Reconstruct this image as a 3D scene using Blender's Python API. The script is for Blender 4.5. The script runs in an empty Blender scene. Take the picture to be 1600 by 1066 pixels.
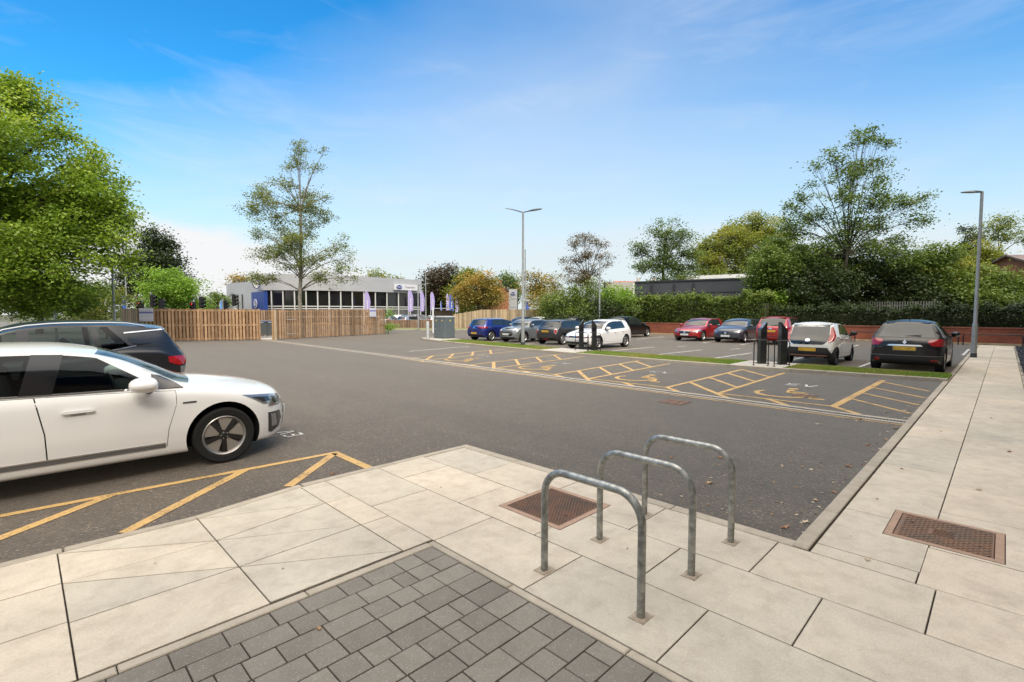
import bpy, bmesh, math, random
import numpy as np
from mathutils import Vector, Matrix
from mathutils.bvhtree import BVHTree
R=math.radians
rnd=random.Random(7); nr=np.random.default_rng(7)
scene=bpy.context.scene; col=scene.collection
# ------------------------------------------------------------ camera
EYE=1.75; TILT=math.atan(43/770.)
cam=bpy.data.cameras.new('camera'); cam.lens=770/1600*36; cam.sensor_width=36; cam.clip_end=4000; cam.clip_start=.05
co=bpy.data.objects.new('camera',cam); col.objects.link(co)
co.location=(0,0,EYE); co.rotation_euler=(R(90)-TILT,0,R(-45)); scene.camera=co
# ------------------------------------------------------------ light
SUN_EL=R(43); SUN_AZ=R(-150)      # azimuth clockwise from +Y
sd=Vector((math.sin(SUN_AZ)*math.cos(SUN_EL),math.cos(SUN_AZ)*math.cos(SUN_EL),math.sin(SUN_EL)))
sl=bpy.data.lights.new('sun','SUN'); sl.energy=2.0; sl.angle=R(24); sl.color=(1,.915,.79)
so=bpy.data.objects.new('sun',sl); col.objects.link(so); so.rotation_euler=sd.to_track_quat('Z','Y').to_euler(); so.location=(0,0,30)
scene.view_settings.view_transform='Standard'; scene.view_settings.look='None'; scene.view_settings.gamma=1; scene.view_settings.exposure=.55
scene.cycles.max_bounces=8; scene.cycles.transparent_max_bounces=12
world=bpy.data.worlds.new('World'); scene.world=world; world.use_nodes=True
class NT:
    def __init__(s,t): s.t=t
    def n(s,typ,ins=None,**kw):
        o=s.t.nodes.new(typ)
        for k,v in kw.items(): setattr(o,k,v)
        for k,v in (ins or {}).items():
            i=o.inputs[k]
            if hasattr(v,'is_linked') or isinstance(v,bpy.types.NodeSocket): s.t.links.new(v,i)
            else: i.default_value=v
        return o
    def math(s,op,a,b=0.,c=0.,clamp=False):
        o=s.n('ShaderNodeMath',{0:a,1:b,2:c},operation=op,use_clamp=clamp); return o.outputs[0]
    def mix(s,f,a,b,bt='MIX'):
        o=s.n('ShaderNodeMix',{0:f,6:a,7:b},data_type='RGBA',blend_type=bt); return o.outputs[2]
    def ramp(s,f,*st):
        o=s.n('ShaderNodeValToRGB',{0:f}); e=o.color_ramp.elements
        while len(e)<len(st): e.new(.5)
        for i,(p,c) in enumerate(st):
            e[i].position=p; e[i].color=c if len(c)==4 else (*c,1)
        return o.outputs[0]
    def noise(s,vec,scale,detail=3,rough=.55,dist=0):
        return s.n('ShaderNodeTexNoise',{'Vector':vec,'Scale':scale,'Detail':detail,'Roughness':rough,'Distortion':dist}).outputs[0]
def g4(*c): return (*c,1.) if len(c)==3 else (c[0],)*3+(1.,)
nt=world.node_tree; nt.nodes.clear(); w=NT(nt)
sky=w.n('ShaderNodeTexSky',sky_type='NISHITA',sun_disc=False,sun_elevation=SUN_EL,sun_rotation=SUN_AZ,air_density=1.2,dust_density=.6,ozone_density=2.2)
tc=w.n('ShaderNodeTexCoord').outputs['Generated']
sp=w.n('ShaderNodeSeparateXYZ',{0:tc}); zz=sp.outputs[2]
hs=w.mix(1.,w.n('ShaderNodeHueSaturation',{'Hue':.497,'Saturation':1.5,'Value':1.5,'Color':sky.outputs[0]}).outputs[0],g4(.46,.95,1.02),'MULTIPLY')
# thin veil of high cloud, thicker low down and towards +X
mp=w.n('ShaderNodeMapping',{'Vector':tc,'Rotation':(0,0,R(-20)),'Scale':(1.,1.,4.)}).outputs[0]
ci=w.noise(mp,1.3,5,.5,.5); ci2=w.noise(mp,4.2,7,.62,.8)
side=w.math('MULTIPLY',w.math('SUBTRACT',sp.outputs[0],sp.outputs[1]),.707)   # -1 left .. +1 right
sq=w.math('ABSOLUTE',w.math('SUBTRACT',side,.1))
veil=w.math('MULTIPLY_ADD',zz,-1.62,1.13)
veil=w.math('ADD',veil,w.math('MULTIPLY_ADD',ci,.5,-.25))
ql=w.math('MAXIMUM',w.math('ADD',w.math('MULTIPLY',side,-1.),.12),0.)
veil=w.math('SUBTRACT',veil,w.math('MULTIPLY',w.math('MULTIPLY',ql,ql),w.math('MULTIPLY',zz,3.6)))
veil=w.math('SUBTRACT',veil,w.math('MULTIPLY',w.math('MAXIMUM',w.math('SUBTRACT',side,.2),0.),w.math('MULTIPLY',zz,2.2)))
veil=w.math('MAXIMUM',w.math('MINIMUM',veil,.93),.03)
# added cloud deck, unseen overhead and behind the camera, as fill light
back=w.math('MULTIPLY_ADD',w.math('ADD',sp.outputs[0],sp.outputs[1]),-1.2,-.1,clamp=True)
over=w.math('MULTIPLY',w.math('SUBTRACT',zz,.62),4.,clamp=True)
c1=w.mix(veil,hs,g4(5.5,5.8,6.05))
st=w.math('MULTIPLY',w.ramp(w.math('MULTIPLY',ci,ci2),(.25,(0,0,0)),(.42,(1,1,1))),.2)
c2=w.mix(st,c1,g4(6.2,6.4,6.7))
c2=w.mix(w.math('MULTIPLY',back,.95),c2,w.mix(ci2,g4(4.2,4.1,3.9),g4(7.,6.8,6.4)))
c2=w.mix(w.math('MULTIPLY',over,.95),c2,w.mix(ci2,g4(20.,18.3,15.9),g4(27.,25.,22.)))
# low cumulus bank near the horizon on the left
mc=w.n('ShaderNodeMapping',{'Vector':tc,'Location':(.3,.1,0),'Scale':(1.,1.,2.2)}).outputs[0]
cu=w.noise(mc,4.2,7,.58,.3)
low=w.math('SUBTRACT',1.,w.math('MULTIPLY',w.math('ABSOLUTE',w.math('SUBTRACT',zz,.06)),5.5),clamp=True)
lside=w.math('MULTIPLY_ADD',side,-1.6,.12,clamp=True)
cf=w.ramp(w.math('MULTIPLY',w.math('MULTIPLY',cu,low),lside),(.2,(0,0,0)),(.3,(1,1,1)))
c3=w.mix(w.math('MULTIPLY',cf,.95),c2,g4(6.4,6.4,6.45))
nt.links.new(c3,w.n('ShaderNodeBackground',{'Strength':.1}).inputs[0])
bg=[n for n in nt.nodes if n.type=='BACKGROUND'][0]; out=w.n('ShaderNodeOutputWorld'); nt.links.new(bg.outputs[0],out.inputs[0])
# ------------------------------------------------------------ pixel -> place helpers (measuring the photo only)
def W(px,py,d):
    'point at horizontal distance d along the view axis, seen at (px,py) of the 1600 px photo'
    a=(px-800)/770.; b=(533-py)/770.
    fy=math.cos(TILT)+b*math.sin(TILT); fz=-math.sin(TILT)+b*math.cos(TILT)
    t=d/fy; X=a*t; r=.5**.5
    return Vector(((X+d)*r,(d-X)*r,EYE+fz*t))
def WG(px,d,z=0.):
    p=W(px,490,d); return Vector((p.x,p.y,z))
# ------------------------------------------------------------ materials
MATS={}
def mat(name,c,rough=.6,metal=0.,spec=.5,var=0.,vs=8.,bump=0.,bs=40.,coat=0.,c2=None,tint=False,alpha=1.,emit=None,trans=0.,sheen=0.,coord='Object'):
    if name in MATS: return MATS[name]
    m=bpy.data.materials.new(name); m.use_nodes=True; t=NT(m.node_tree)
    b=m.node_tree.nodes['Principled BSDF']; L=m.node_tree.links
    base=g4(*c) if not isinstance(c,float) else g4(c)
    b.inputs['Base Color'].default_value=base; b.inputs['Roughness'].default_value=rough; b.inputs['Metallic'].default_value=metal
    b.inputs['Specular IOR Level'].default_value=spec; b.inputs['Coat Weight'].default_value=coat; b.inputs['Coat Roughness'].default_value=.03
    tcn=t.n('ShaderNodeTexCoord').outputs[coord]
    cur=None
    if var>0 or c2:
        nz=t.noise(tcn,vs,6,.62)
        d=c2 or tuple(min(1,x*(1-var)) for x in base[:3]); e=tuple(min(1,x*(1+var)) for x in base[:3]) if not c2 else base[:3]
        cur=t.ramp(nz,(.32,d),(.68,e))
    if tint:
        at=t.n('ShaderNodeAttribute',attribute_name='tint').outputs['Fac']
        cur=t.mix(1.,cur or base,t.ramp(at,(0,(.6,.6,.6)),(1,(1.4,1.4,1.4))),'MULTIPLY')
    if cur: L.new(cur,b.inputs['Base Color'])
    if bump>0:
        nb=t.noise(tcn,bs,5,.6)
        L.new(t.n('ShaderNodeBump',{'Strength':bump,'Distance':.02,'Height':nb}).outputs[0],b.inputs['Normal'])
        if not metal or rough>.3:
            L.new(t.math('MULTIPLY_ADD',nb,.25,rough-.12,clamp=True),b.inputs['Roughness'])
    if emit: b.inputs['Emission Color'].default_value=g4(*emit[0]); b.inputs['Emission Strength'].default_value=emit[1]
    if trans: b.inputs['Transmission Weight'].default_value=trans
    if alpha<1: b.inputs['Alpha'].default_value=alpha
    MATS[name]=m; return m
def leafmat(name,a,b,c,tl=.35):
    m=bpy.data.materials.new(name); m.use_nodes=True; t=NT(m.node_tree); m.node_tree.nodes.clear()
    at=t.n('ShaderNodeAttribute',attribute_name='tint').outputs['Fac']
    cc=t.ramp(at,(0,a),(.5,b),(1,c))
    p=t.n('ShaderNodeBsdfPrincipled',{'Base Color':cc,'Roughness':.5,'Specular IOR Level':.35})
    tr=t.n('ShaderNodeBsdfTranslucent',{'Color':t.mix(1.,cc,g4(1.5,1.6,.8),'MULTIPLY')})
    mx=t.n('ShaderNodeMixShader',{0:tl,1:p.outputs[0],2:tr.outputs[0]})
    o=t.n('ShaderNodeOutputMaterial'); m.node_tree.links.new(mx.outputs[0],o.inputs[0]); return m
# ------------------------------------------------------------ mesh builder
class M:
    def __init__(s): s.v=[];s.f=[];s.mi=[];s.t=[];s.cm=0;s.ct=.5
    def add(s,vs,fs):
        o=len(s.v); s.v+= [tuple(x) for x in vs]; s.t+=[s.ct]*len(vs)
        for f in fs: s.f.append([i+o for i in f]); s.mi.append(s.cm)
    def box(s,c,d,rz=0,tap=1.):
        x,y,z=(k/2 for k in d); cs,sn=math.cos(rz),math.sin(rz); vs=[]
        for k,zz in ((1,-z),(tap,z)):
            for a,b in ((-x,-y),(x,-y),(x,y),(-x,y)):
                a*=k;b*=k; vs.append((c[0]+a*cs-b*sn,c[1]+a*sn+b*cs,c[2]+zz))
        s.add(vs,[(3,2,1,0),(4,5,6,7),(0,1,5,4),(1,2,6,5),(2,3,7,6),(3,0,4,7)])
    def bbox(s,c,d,rz=0,b=.01):
        'box with chamfered vertical and top edges'
        x,y,z=(k/2 for k in d); P=[(-x+b,-y),(x-b,-y),(x,-y+b),(x,y-b),(x-b,y),(-x+b,y),(-x,y-b),(-x,-y+b)]
        cs,sn=math.cos(rz),math.sin(rz); vs=[]
        for zz,k in ((-z+b,1),(z-b,1)):
            for a,q in P: vs.append((a,q,zz))
        for zz in (-z,z):
            for a,q in P: vs.append((a-b*(a>0)+b*(a<0) if abs(a)>b else a,q-b*(q>0)+b*(q<0),zz))
        vs=[(c[0]+a*cs-q*sn,c[1]+a*sn+q*cs,c[2]+e) for a,q,e in vs]
        f=[[i,(i+1)%8,8+(i+1)%8,8+i] for i in range(8)]+[[16+i,16+(i+1)%8,(i+1)%8,i] for i in range(8)]+[[8+i,8+(i+1)%8,24+(i+1)%8,24+i] for i in range(8)]
        f+=[list(range(23,15,-1)),list(range(24,32))]
        s.add(vs,f)
    def prism(s,poly,z0,z1,inset=0.):
        n=len(poly); a=sum((poly[i][0]*poly[(i+1)%n][1]-poly[(i+1)%n][0]*poly[i][1]) for i in range(n))
        if a<0: poly=poly[::-1]
        vs=[(p[0],p[1],z0) for p in poly]; f=[list(range(n-1,-1,-1))]
        if inset:
            cx=sum(p[0] for p in poly)/n; cy=sum(p[1] for p in poly)/n
            vs+=[(p[0],p[1],z1-inset) for p in poly]
            q=[]
            for i in range(n):
                p0=Vector(poly[i-1][:2]);p1=Vector(poly[i][:2]);p2=Vector(poly[(i+1)%n][:2])
                e1=(p1-p0).normalized();e2=(p2-p1).normalized(); n1=Vector((-e1.y,e1.x));n2=Vector((-e2.y,e2.x))
                k=n1+n2; k=k/max(.3,(1+n1.dot(n2))); q.append(p1+k*inset)
            vs+=[(p.x,p.y,z1) for p in q]
            for r in (0,n): f+=[[r+i,r+(i+1)%n,r+n+(i+1)%n,r+n+i] for i in range(n)]
            f.append(list(range(2*n,3*n)))
        else:
            vs+=[(p[0],p[1],z1) for p in poly]; f+=[[i,(i+1)%n,n+(i+1)%n,n+i] for i in range(n)]; f.append(list(range(n,2*n)))
        s.add(vs,f)
    def tube(s,pts,r,n=8,cap=True):
        pts=[Vector(p) for p in pts]; rr=r if isinstance(r,(list,tuple)) else [r]*len(pts); vs=[];f=[]
        t0=(pts[1]-pts[0]).normalized(); up=Vector((0,0,1)) if abs(t0.z)<.9 else Vector((1,0,0)); a=t0.cross(up).normalized()
        for i,p in enumerate(pts):
            t=((pts[min(i+1,len(pts)-1)]-pts[max(i-1,0)])).normalized(); a=(a-t*a.dot(t)).normalized(); b=t.cross(a)
            vs+=[p+(a*math.cos(2*math.pi*k/n)+b*math.sin(2*math.pi*k/n))*rr[i] for k in range(n)]
        for i in range(len(pts)-1): f+=[[i*n+k,i*n+(k+1)%n,(i+1)*n+(k+1)%n,(i+1)*n+k] for k in range(n)]
        if cap: f+=[list(range(n-1,-1,-1)),[len(pts)*n-n+k for k in range(n)]]
        s.add(vs,f)
    def lathe(s,prof,n=24,axis='Z',c=(0,0,0)):
        vs=[];f=[]; m=len(prof)
        for k in range(n):
            a=2*math.pi*k/n
            for r,h in prof:
                q=(r*math.cos(a),r*math.sin(a),h) if axis=='Z' else (r*math.cos(a),h,r*math.sin(a)) if axis=='Y' else (h,r*math.cos(a),r*math.sin(a))
                vs.append((q[0]+c[0],q[1]+c[1],q[2]+c[2]))
        for k in range(n): f+=[[k*m+i,k*m+i+1,((k+1)%n)*m+i+1,((k+1)%n)*m+i] for i in range(m-1)]
        s.add(vs,f)
    def obj(s,name,mats,parent=None,smooth=False,fix=False):
        me=bpy.data.meshes.new(name); me.from_pydata(s.v,[],s.f)
        for m in (mats if isinstance(mats,(list,tuple)) else [mats]): me.materials.append(m)
        if any(s.mi): me.polygons.foreach_set('material_index',s.mi)
        if fix:
            bm=bmesh.new(); bm.from_mesh(me); bmesh.ops.recalc_face_normals(bm,faces=bm.faces); bm.to_mesh(me); bm.free()
        else:
            a=me.attributes.new('tint','FLOAT','POINT'); a.data.foreach_set('value',s.t)
        if smooth: 
            me.polygons.foreach_set('use_smooth',[True]*len(me.polygons)); autosharp(me,R(smooth if smooth>1 else 40))
        me.update()
        o=bpy.data.objects.new(name,me); col.objects.link(o)
        if parent: o.parent=parent
        return o
def autosharp(me,ang):
    bm=bmesh.new(); bm.from_mesh(me)
    for e in bm.edges: e.smooth = not (len(e.link_faces)==2 and e.calc_face_angle(0)>ang)
    bm.to_mesh(me); bm.free()
def tag(o,label,cat,group=None,kind=None):
    if label: o['label']=label
    if cat: o['category']=cat
    if group: o['group']=group
    if kind: o['kind']=kind
    return o
def thing(name,label,cat,loc=(0,0,0),rz=0,group=None):
    o=bpy.data.objects.new(name,None); col.objects.link(o); o.location=loc; o.rotation_euler=(0,0,rz); o.empty_display_size=.2
    return tag(o,label,cat,group)
def struct(name,m,mats,smooth=False):
    return tag(m.obj(name,mats,smooth=smooth),None,None,kind='structure')
def copytree(o,parent=None):
    c=o.copy(); col.objects.link(c); c.parent=parent
    for ch in list(o.children): copytree(ch,c)
    return c
def quadmesh(name,V,T,m,parent=None,n=4):
    'V (k*n,3) vertices of k separate n-gons'
    me=bpy.data.meshes.new(name); N=len(V); k=N//n
    me.vertices.add(N); me.vertices.foreach_set('co',np.ascontiguousarray(V,dtype=np.float32).ravel())
    me.loops.add(N); me.loops.foreach_set('vertex_index',np.arange(N,dtype=np.int32))
    me.polygons.add(k); me.polygons.foreach_set('loop_start',np.arange(0,N,n,dtype=np.int32))
    me.update(calc_edges=True)
    a=me.attributes.new('tint','FLOAT','POINT'); a.data.foreach_set('value',np.repeat(T,n).astype(np.float32))
    me.materials.append(m)
    o=bpy.data.objects.new(name,me); col.objects.link(o); o.parent=parent
    return o
MB_=mat
black=mat('black_plastic',.018,.45,bump=.1); dark=mat('dark_void',.008,.9); chrome=mat('chrome',(.75,.75,.76),.12,1.); steel=mat('satin_metal',(.55,.56,.57),.35,1.)
galv=mat('galvanised_steel',(.33,.335,.315),.46,.8,var=.4,vs=22.,bump=.12,bs=60.); lamppaint=mat('grey_pole_paint',(.31,.325,.32),.5,.2,var=.12,vs=5.)
white=mat('white_paint',(.8,.8,.8),.5); wood_dark=mat('bark',(.055,.046,.036),.9,var=.4,vs=6.,bump=.6,bs=20.)
bark_birch=mat('birch_bark',(.42,.38,.32),.85,c2=(.09,.075,.06),vs=7.,bump=.4,bs=14.)
# ------------------------------------------------------------ ground, roads, paving
def asphalt_mat():
    m=bpy.data.materials.new('asphalt'); m.use_nodes=True; t=NT(m.node_tree); b=m.node_tree.nodes['Principled BSDF']; L=m.node_tree.links
    tcn=t.n('ShaderNodeTexCoord').outputs['Object']
    v=t.n('ShaderNodeTexVoronoi',{'Vector':tcn,'Scale':70.}); big=t.noise(tcn,.35,5,.6,.4); mid=t.noise(tcn,3.2,5,.65); fine=t.noise(tcn,180.,3,.7)
    c=t.ramp(big,(.3,(.060,.048,.036)),(.7,(.090,.073,.056)))
    c=t.mix(.55,c,t.ramp(mid,(.3,(.050,.041,.031)),(.72,(.108,.088,.068))))
    sv=t.n('ShaderNodeSeparateColor',{0:v.outputs['Color']}).outputs[0]
    st=t.ramp(sv,(0,(.45,.45,.45)),(.75,(1.,1.,1.)),(.94,(1.45,1.42,1.36)),(1,(3.2,3.05,2.85)))
    c=t.mix(1.,c,st,'MULTIPLY')
    c=t.mix(1.,c,t.ramp(fine,(.3,(.75,.75,.75)),(.7,(1.25,1.25,1.25))),'MULTIPLY')
    st2=t.noise(tcn,.9,6,.7,1.5); c=t.mix(1.,c,t.ramp(st2,(.30,(.68,.68,.67)),(.42,(1,1,1))),'MULTIPLY')
    tr_=t.n('ShaderNodeMapping',{'Vector':tcn,'Rotation':(0,0,.12),'Scale':(.9,.05,1.)}).outputs[0]; c=t.mix(1.,c,t.ramp(t.noise(tr_,1.6,3,.6),(.36,(.84,.84,.84)),(.6,(1.06,1.06,1.06))),'MULTIPLY')
    ck=t.n('ShaderNodeTexVoronoi',{'Vector':t.n('ShaderNodeMapping',{'Vector':tcn,'Location':(3,1,0)}).outputs[0],'Scale':11.}); cks=t.n('ShaderNodeSeparateColor',{0:ck.outputs['Color']}).outputs[0]
    c=t.mix(t.math('MULTIPLY',t.math('MULTIPLY',t.math('GREATER_THAN',cks,.93),t.math('LESS_THAN',ck.outputs['Distance'],.16)),.55),c,g4(.03,.027,.025))
    L.new(c,b.inputs['Base Color']); b.inputs['Roughness'].default_value=.82; b.inputs['Sheen Weight'].default_value=.5; b.inputs['Sheen Tint'].default_value=(1,.86,.70,1); b.inputs['Sheen Roughness'].default_value=.45; b.inputs['Specular IOR Level'].default_value=.4
    h=t.math('ADD',v.outputs['Distance'],t.math('MULTIPLY',fine,.4))
    L.new(t.n('ShaderNodeBump',{'Strength':.5,'Distance':.006,'Height':h}).outputs[0],b.inputs['Normal'])
    return m
asph=asphalt_mat()
def stone_mat(name,c,c2,spk=.12,bs=90.,stain=.16,lo=.86):
    m=bpy.data.materials.new(name); m.use_nodes=True; t=NT(m.node_tree); b=m.node_tree.nodes['Principled BSDF']; L=m.node_tree.links
    tcn=t.n('ShaderNodeTexCoord').outputs['Object']
    a=t.n('ShaderNodeAttribute',attribute_name='tint').outputs['Fac']
    big=t.noise(tcn,1.1,6,.62,.5); fine=t.noise(tcn,bs,4,.75); mid=t.noise(tcn,7.,6,.65,.3)
    cc=t.mix(a,g4(*c),g4(*c2))
    cc=t.mix(1.,cc,t.ramp(big,(.3,(lo,lo*.99,lo*.98)),(.65,(1.06,1.05,1.03))),'MULTIPLY')
    cc=t.mix(1.,cc,t.ramp(mid,(.3,(1-stain,1-stain*1.1,1-stain*1.2)),(.55,(1,1,1))),'MULTIPLY')
    cc=t.mix(1.,cc,t.ramp(fine,(.3,(1-spk,)*3),(.7,(1+spk,)*3)),'MULTIPLY')
    v=t.n('ShaderNodeTexVoronoi',{'Vector':tcn,'Scale':bs*1.3}); sv=t.n('ShaderNodeSeparateColor',{0:v.outputs['Color']}).outputs[0]
    cc=t.mix(t.math('MULTIPLY',t.math('GREATER_THAN',sv,.95),spk*1.2,clamp=True),cc,g4(.6,.58,.55))
    v2=t.n('ShaderNodeTexVoronoi',{'Vector':tcn,'Scale':2.6}); s2=t.n('ShaderNodeSeparateColor',{0:v2.outputs['Color']}).outputs[0]
    cc=t.mix(t.math('MULTIPLY',t.math('MULTIPLY',t.math('LESS_THAN',v2.outputs['Distance'],t.math('MULTIPLY',s2,.035)),t.math('GREATER_THAN',s2,.45)),.6),cc,g4(.12,.10,.08))
    L.new(cc,b.inputs['Base Color']); b.inputs['Roughness'].default_value=.85; b.inputs['Specular IOR Level'].default_value=.3
    L.new(t.n('ShaderNodeBump',{'Strength':.22,'Distance':.004,'Height':t.math('ADD',fine,mid)}).outputs[0],b.inputs['Normal'])
    return m
slabm=stone_mat('buff_paving',(.515,.475,.40),(.615,.54,.44),.12,90.,.16,.84); kerbm=stone_mat('concrete_kerb',(.38,.34,.28),(.45,.40,.33),.1)
blockm=stone_mat('charcoal_block',(.185,.172,.15),(.245,.226,.196),.16,140.,.12); jointm=mat('dark_joint_sand',(.032,.025,.018),.95,var=.5,vs=9.)
padm=stone_mat('pale_concrete',(.46,.44,.40),(.46,.44,.40),.1)
yel=bpy.data.materials.new('worn_yellow_paint'); yel.use_nodes=True
def paintmark(m,c,wear):
    t=NT(m.node_tree); b=m.node_tree.nodes['Principled BSDF']; L=m.node_tree.links; tcn=t.n('ShaderNodeTexCoord').outputs['Object']
    f=t.ramp(t.math('MULTIPLY_ADD',t.noise(tcn,38.,5,.8),.6,t.math('MULTIPLY',t.noise(tcn,2.5,4,.6),.4)),(wear-.06,(1,1,1)),(wear+.06,(0,0,0)))
    c2=t.mix(1.,g4(*c),t.ramp(t.noise(tcn,14.,5,.7),(.3,(.8,.8,.8)),(.7,(1.1,1.1,1.1))),'MULTIPLY')
    L.new(t.mix(f,c2,g4(.07,.062,.052)),b.inputs['Base Color']); b.inputs['Roughness'].default_value=.7
    L.new(t.n('ShaderNodeBump',{'Strength':.3,'Distance':.004,'Height':t.noise(tcn,120.,4,.7)}).outputs[0],b.inputs['Normal'])
paintmark(yel,(.54,.345,.13),.425)
wht=bpy.data.materials.new('worn_white_paint'); wht.use_nodes=True; paintmark(wht,(.60,.59,.56),.44)
m=M(); m.add([(-900,-900,-.03),(900,-900,-.03),(900,900,-.03),(-900,900,-.03)],[(0,1,2,3)])
struct('ground',m,mat('rough_grass_ground',(.07,.085,.035),.95,c2=(.11,.1,.06),vs=.4))
m=M(); m.add([(-14,-3,0),(38.2,-3,0),(38.2,28,0),(40,60,0),(-30,60,0)],[(0,1,2,3,4)]); struct('car_park_asphalt',m,asph)
# road beyond the fences and the dealership forecourt
m=M(); m.add([(-60,61,.0),(42,61,.0),(90,66,.0),(120,150,.0),(-60,150,.0)],[(0,1,2,3,4)]); struct('road',m,asph)
ZP=.02
m=M(); G_=.0043
def slab(poly,z=ZP,ch=.0022,t=None):
    m.ct=rnd.random() if t is None else t
    n=len(poly); a=sum((poly[i][0]*poly[(i+1)%n][1]-poly[(i+1)%n][0]*poly[i][1]) for i in range(n))
    if a<0: poly=poly[::-1]
    q=[]
    for i in range(n):
        p0=Vector(poly[i-1]);p1=Vector(poly[i]);p2=Vector(poly[(i+1)%n]); e1=(p1-p0).normalized();e2=(p2-p1).normalized()
        k=Vector((-e1.y,e1.x))+Vector((-e2.y,e2.x)); k=k/max(.25,1+Vector((-e1.y,e1.x)).dot(Vector((-e2.y,e2.x)))); q.append(tuple(p1+k*G_))
    m.prism(q,z-.03,z+rnd.uniform(-.0008,.0008),ch)
def rect(u0,u1,v0,v1,**k): slab([(u0,v0),(u1,v0),(u1,v1),(u0,v1)],**k)
# main slabs, three courses between the blocks and the asphalt
def course(u0,u1,vs,skip=()):
    for a,b in zip(vs[:-1],vs[1:]): rect(u0,u1,b,a)
MH1=(2.99,3.72,2.45,3.17); MH2=(4.74,5.42,-.07,.62)
def cut(u0,u1,v0,v1,h):
    'slab with a rectangular bite for a cover'
    a,b,c,d=h; x0,x1,y0,y1=max(u0,a),min(u1,b),max(v0,c),min(v1,d)
    if x0>=x1 or y0>=y1: rect(u0,u1,v0,v1); return
    t=rnd.random(); P=[(u0,u1,v0,y0),(u0,u1,y1,v1),(u0,x0,y0,y1),(x1,u1,y0,y1)]
    for p in P:
        if p[1]-p[0]>.02 and p[3]-p[2]>.02:
            m.ct=t; e=.0
            m.prism([(p[0]+(G_ if p[0]==u0 else 0),p[2]+(G_ if p[2]==v0 else 0)),(p[1]-(G_ if p[1]==u1 else 0),p[2]+(G_ if p[2]==v0 else 0)),(p[1]-(G_ if p[1]==u1 else 0),p[3]-(G_ if p[3]==v1 else 0)),(p[0]+(G_ if p[0]==u0 else 0),p[3]-(G_ if p[3]==v1 else 0))],-.01,ZP)
def dn(a,b,st,z0): return [a]+[z0-st*k for k in range(0,20) if b<z0-st*k<a-.02]+[b]
for u0,u1,vs in ((2.175,2.785,[4.90,3.96,3.02,2.075,1.16,.25,-.66,-1.6,-2.5,-3]),(2.785,3.395,[4.90,4.42,3.48,2.54,1.63,.72,-.2,-1.1,-2,-3]),(3.395,4.005,[4.88,3.99,3.05,2.07,1.15,.24,-.67,-1.6,-2.5,-3])):
    for a,b in zip(vs[:-1],vs[1:]): cut(u0,u1,b,a,MH1)
# corner and left run, with the diagonal cuts of the dropped kerb
us=[-2.5,-1.6,-.74,.13,1.0,1.92,2.175]
for i in range(3):
    for a,b in ((3.04,3.66),(3.66,4.22),(4.22,4.78)): rect(us[i],us[i+1],a,b)
rect(.13,1.0,3.04,3.64); 
slab([(.13,3.64),(1.0,3.64),(.13,4.21)]);slab([(1.0,3.64),(1.0,4.19),(.13,4.21)])
slab([(.13,4.21),(1.0,4.19),(.13,4.77)]);slab([(1.0,4.19),(1.0,4.74),(.13,4.77)])
slab([(1.0,3.05),(1.92,3.05),(1.0,3.64)]);slab([(1.92,3.05),(1.92,3.67),(1.0,3.64)])
slab([(1.0,3.64),(1.92,3.67),(1.0,4.19)]);slab([(1.92,3.67),(1.92,4.33),(1.0,4.19)])
slab([(1.0,4.19),(1.92,4.33),(1.0,4.74)]);slab([(1.92,4.33),(1.92,4.9),(1.0,4.74)])
for a,b in ((3.04,3.67),(3.67,4.33),(4.33,4.9)): rect(1.92,2.175,a,b)
# right-hand footway in two columns running away
rect(4.005,4.195,.34,.942); rect(4.005,4.70,-.37,.34); rect(4.005,4.70,-1.7,-.37)
x=4.195
while x<37.2:
    cut(x,x+.945,.335,.942,MH2); x+=.945
x=4.70
while x<37.2:
    cut(x,x+.93,-.37,.335,MH2); x+=.93
struct('slab_paving',m,slabm)
m=M()
m.prism([(2.1,-3),(2.1,2.97),(-2.5,2.97),(-2.5,4.8),(.2,4.8),(1,4.76),(1.95,4.93),(4.03,4.92),(4.03,.96),(37.2,.96),(37.2,-.4),(4.9,-.4),(4.9,-3)],-.02,.007)
struct('paving_joints',m,jointm)
# kerbs
m=M()
def kerbrun(a,b,wd,L=.915,z=.028,z0=-.05,sh=0.):
    a=Vector(a);b=Vector(b);n=max(1,round((b-a).length/L)); t=(b-a).normalized(); q=Vector((-t.y,t.x))
    for i in range(n):
        p=a+(b-a)*(i/n)+t*.003; r=a+(b-a)*((i+1)/n)-t*.003; m.ct=rnd.random()
        m.prism([tuple(p),tuple(r),tuple(r+q*wd),tuple(p+q*wd)],z0,z,.006)
kerbrun((-2.5,4.783),(.16,4.773),.09,z=.022); kerbrun((.165,4.775),(1.0,4.745),.09,z=.022); kerbrun((1.005,4.745),(1.95,4.905),.09,z=.022); kerbrun((1.955,4.905),(4.01,4.885),.09,z=.024)
kerbrun((4.115,4.97),(4.115,1.05),-.11,z=.026); kerbrun((4.01,.955),(37.2,.955),.105,z=.03)
kerbrun((37.2,-.375),(4.9,-.375),.06,z=.03)
# thin edging round the block paving
kerbrun((-2.5,2.965),(2.12,2.955),.07,.9,z=.021); kerbrun((2.17,3.02),(2.17,-3),-.055,.9,z=.021)
struct('kerb',m,kerbm)
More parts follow.
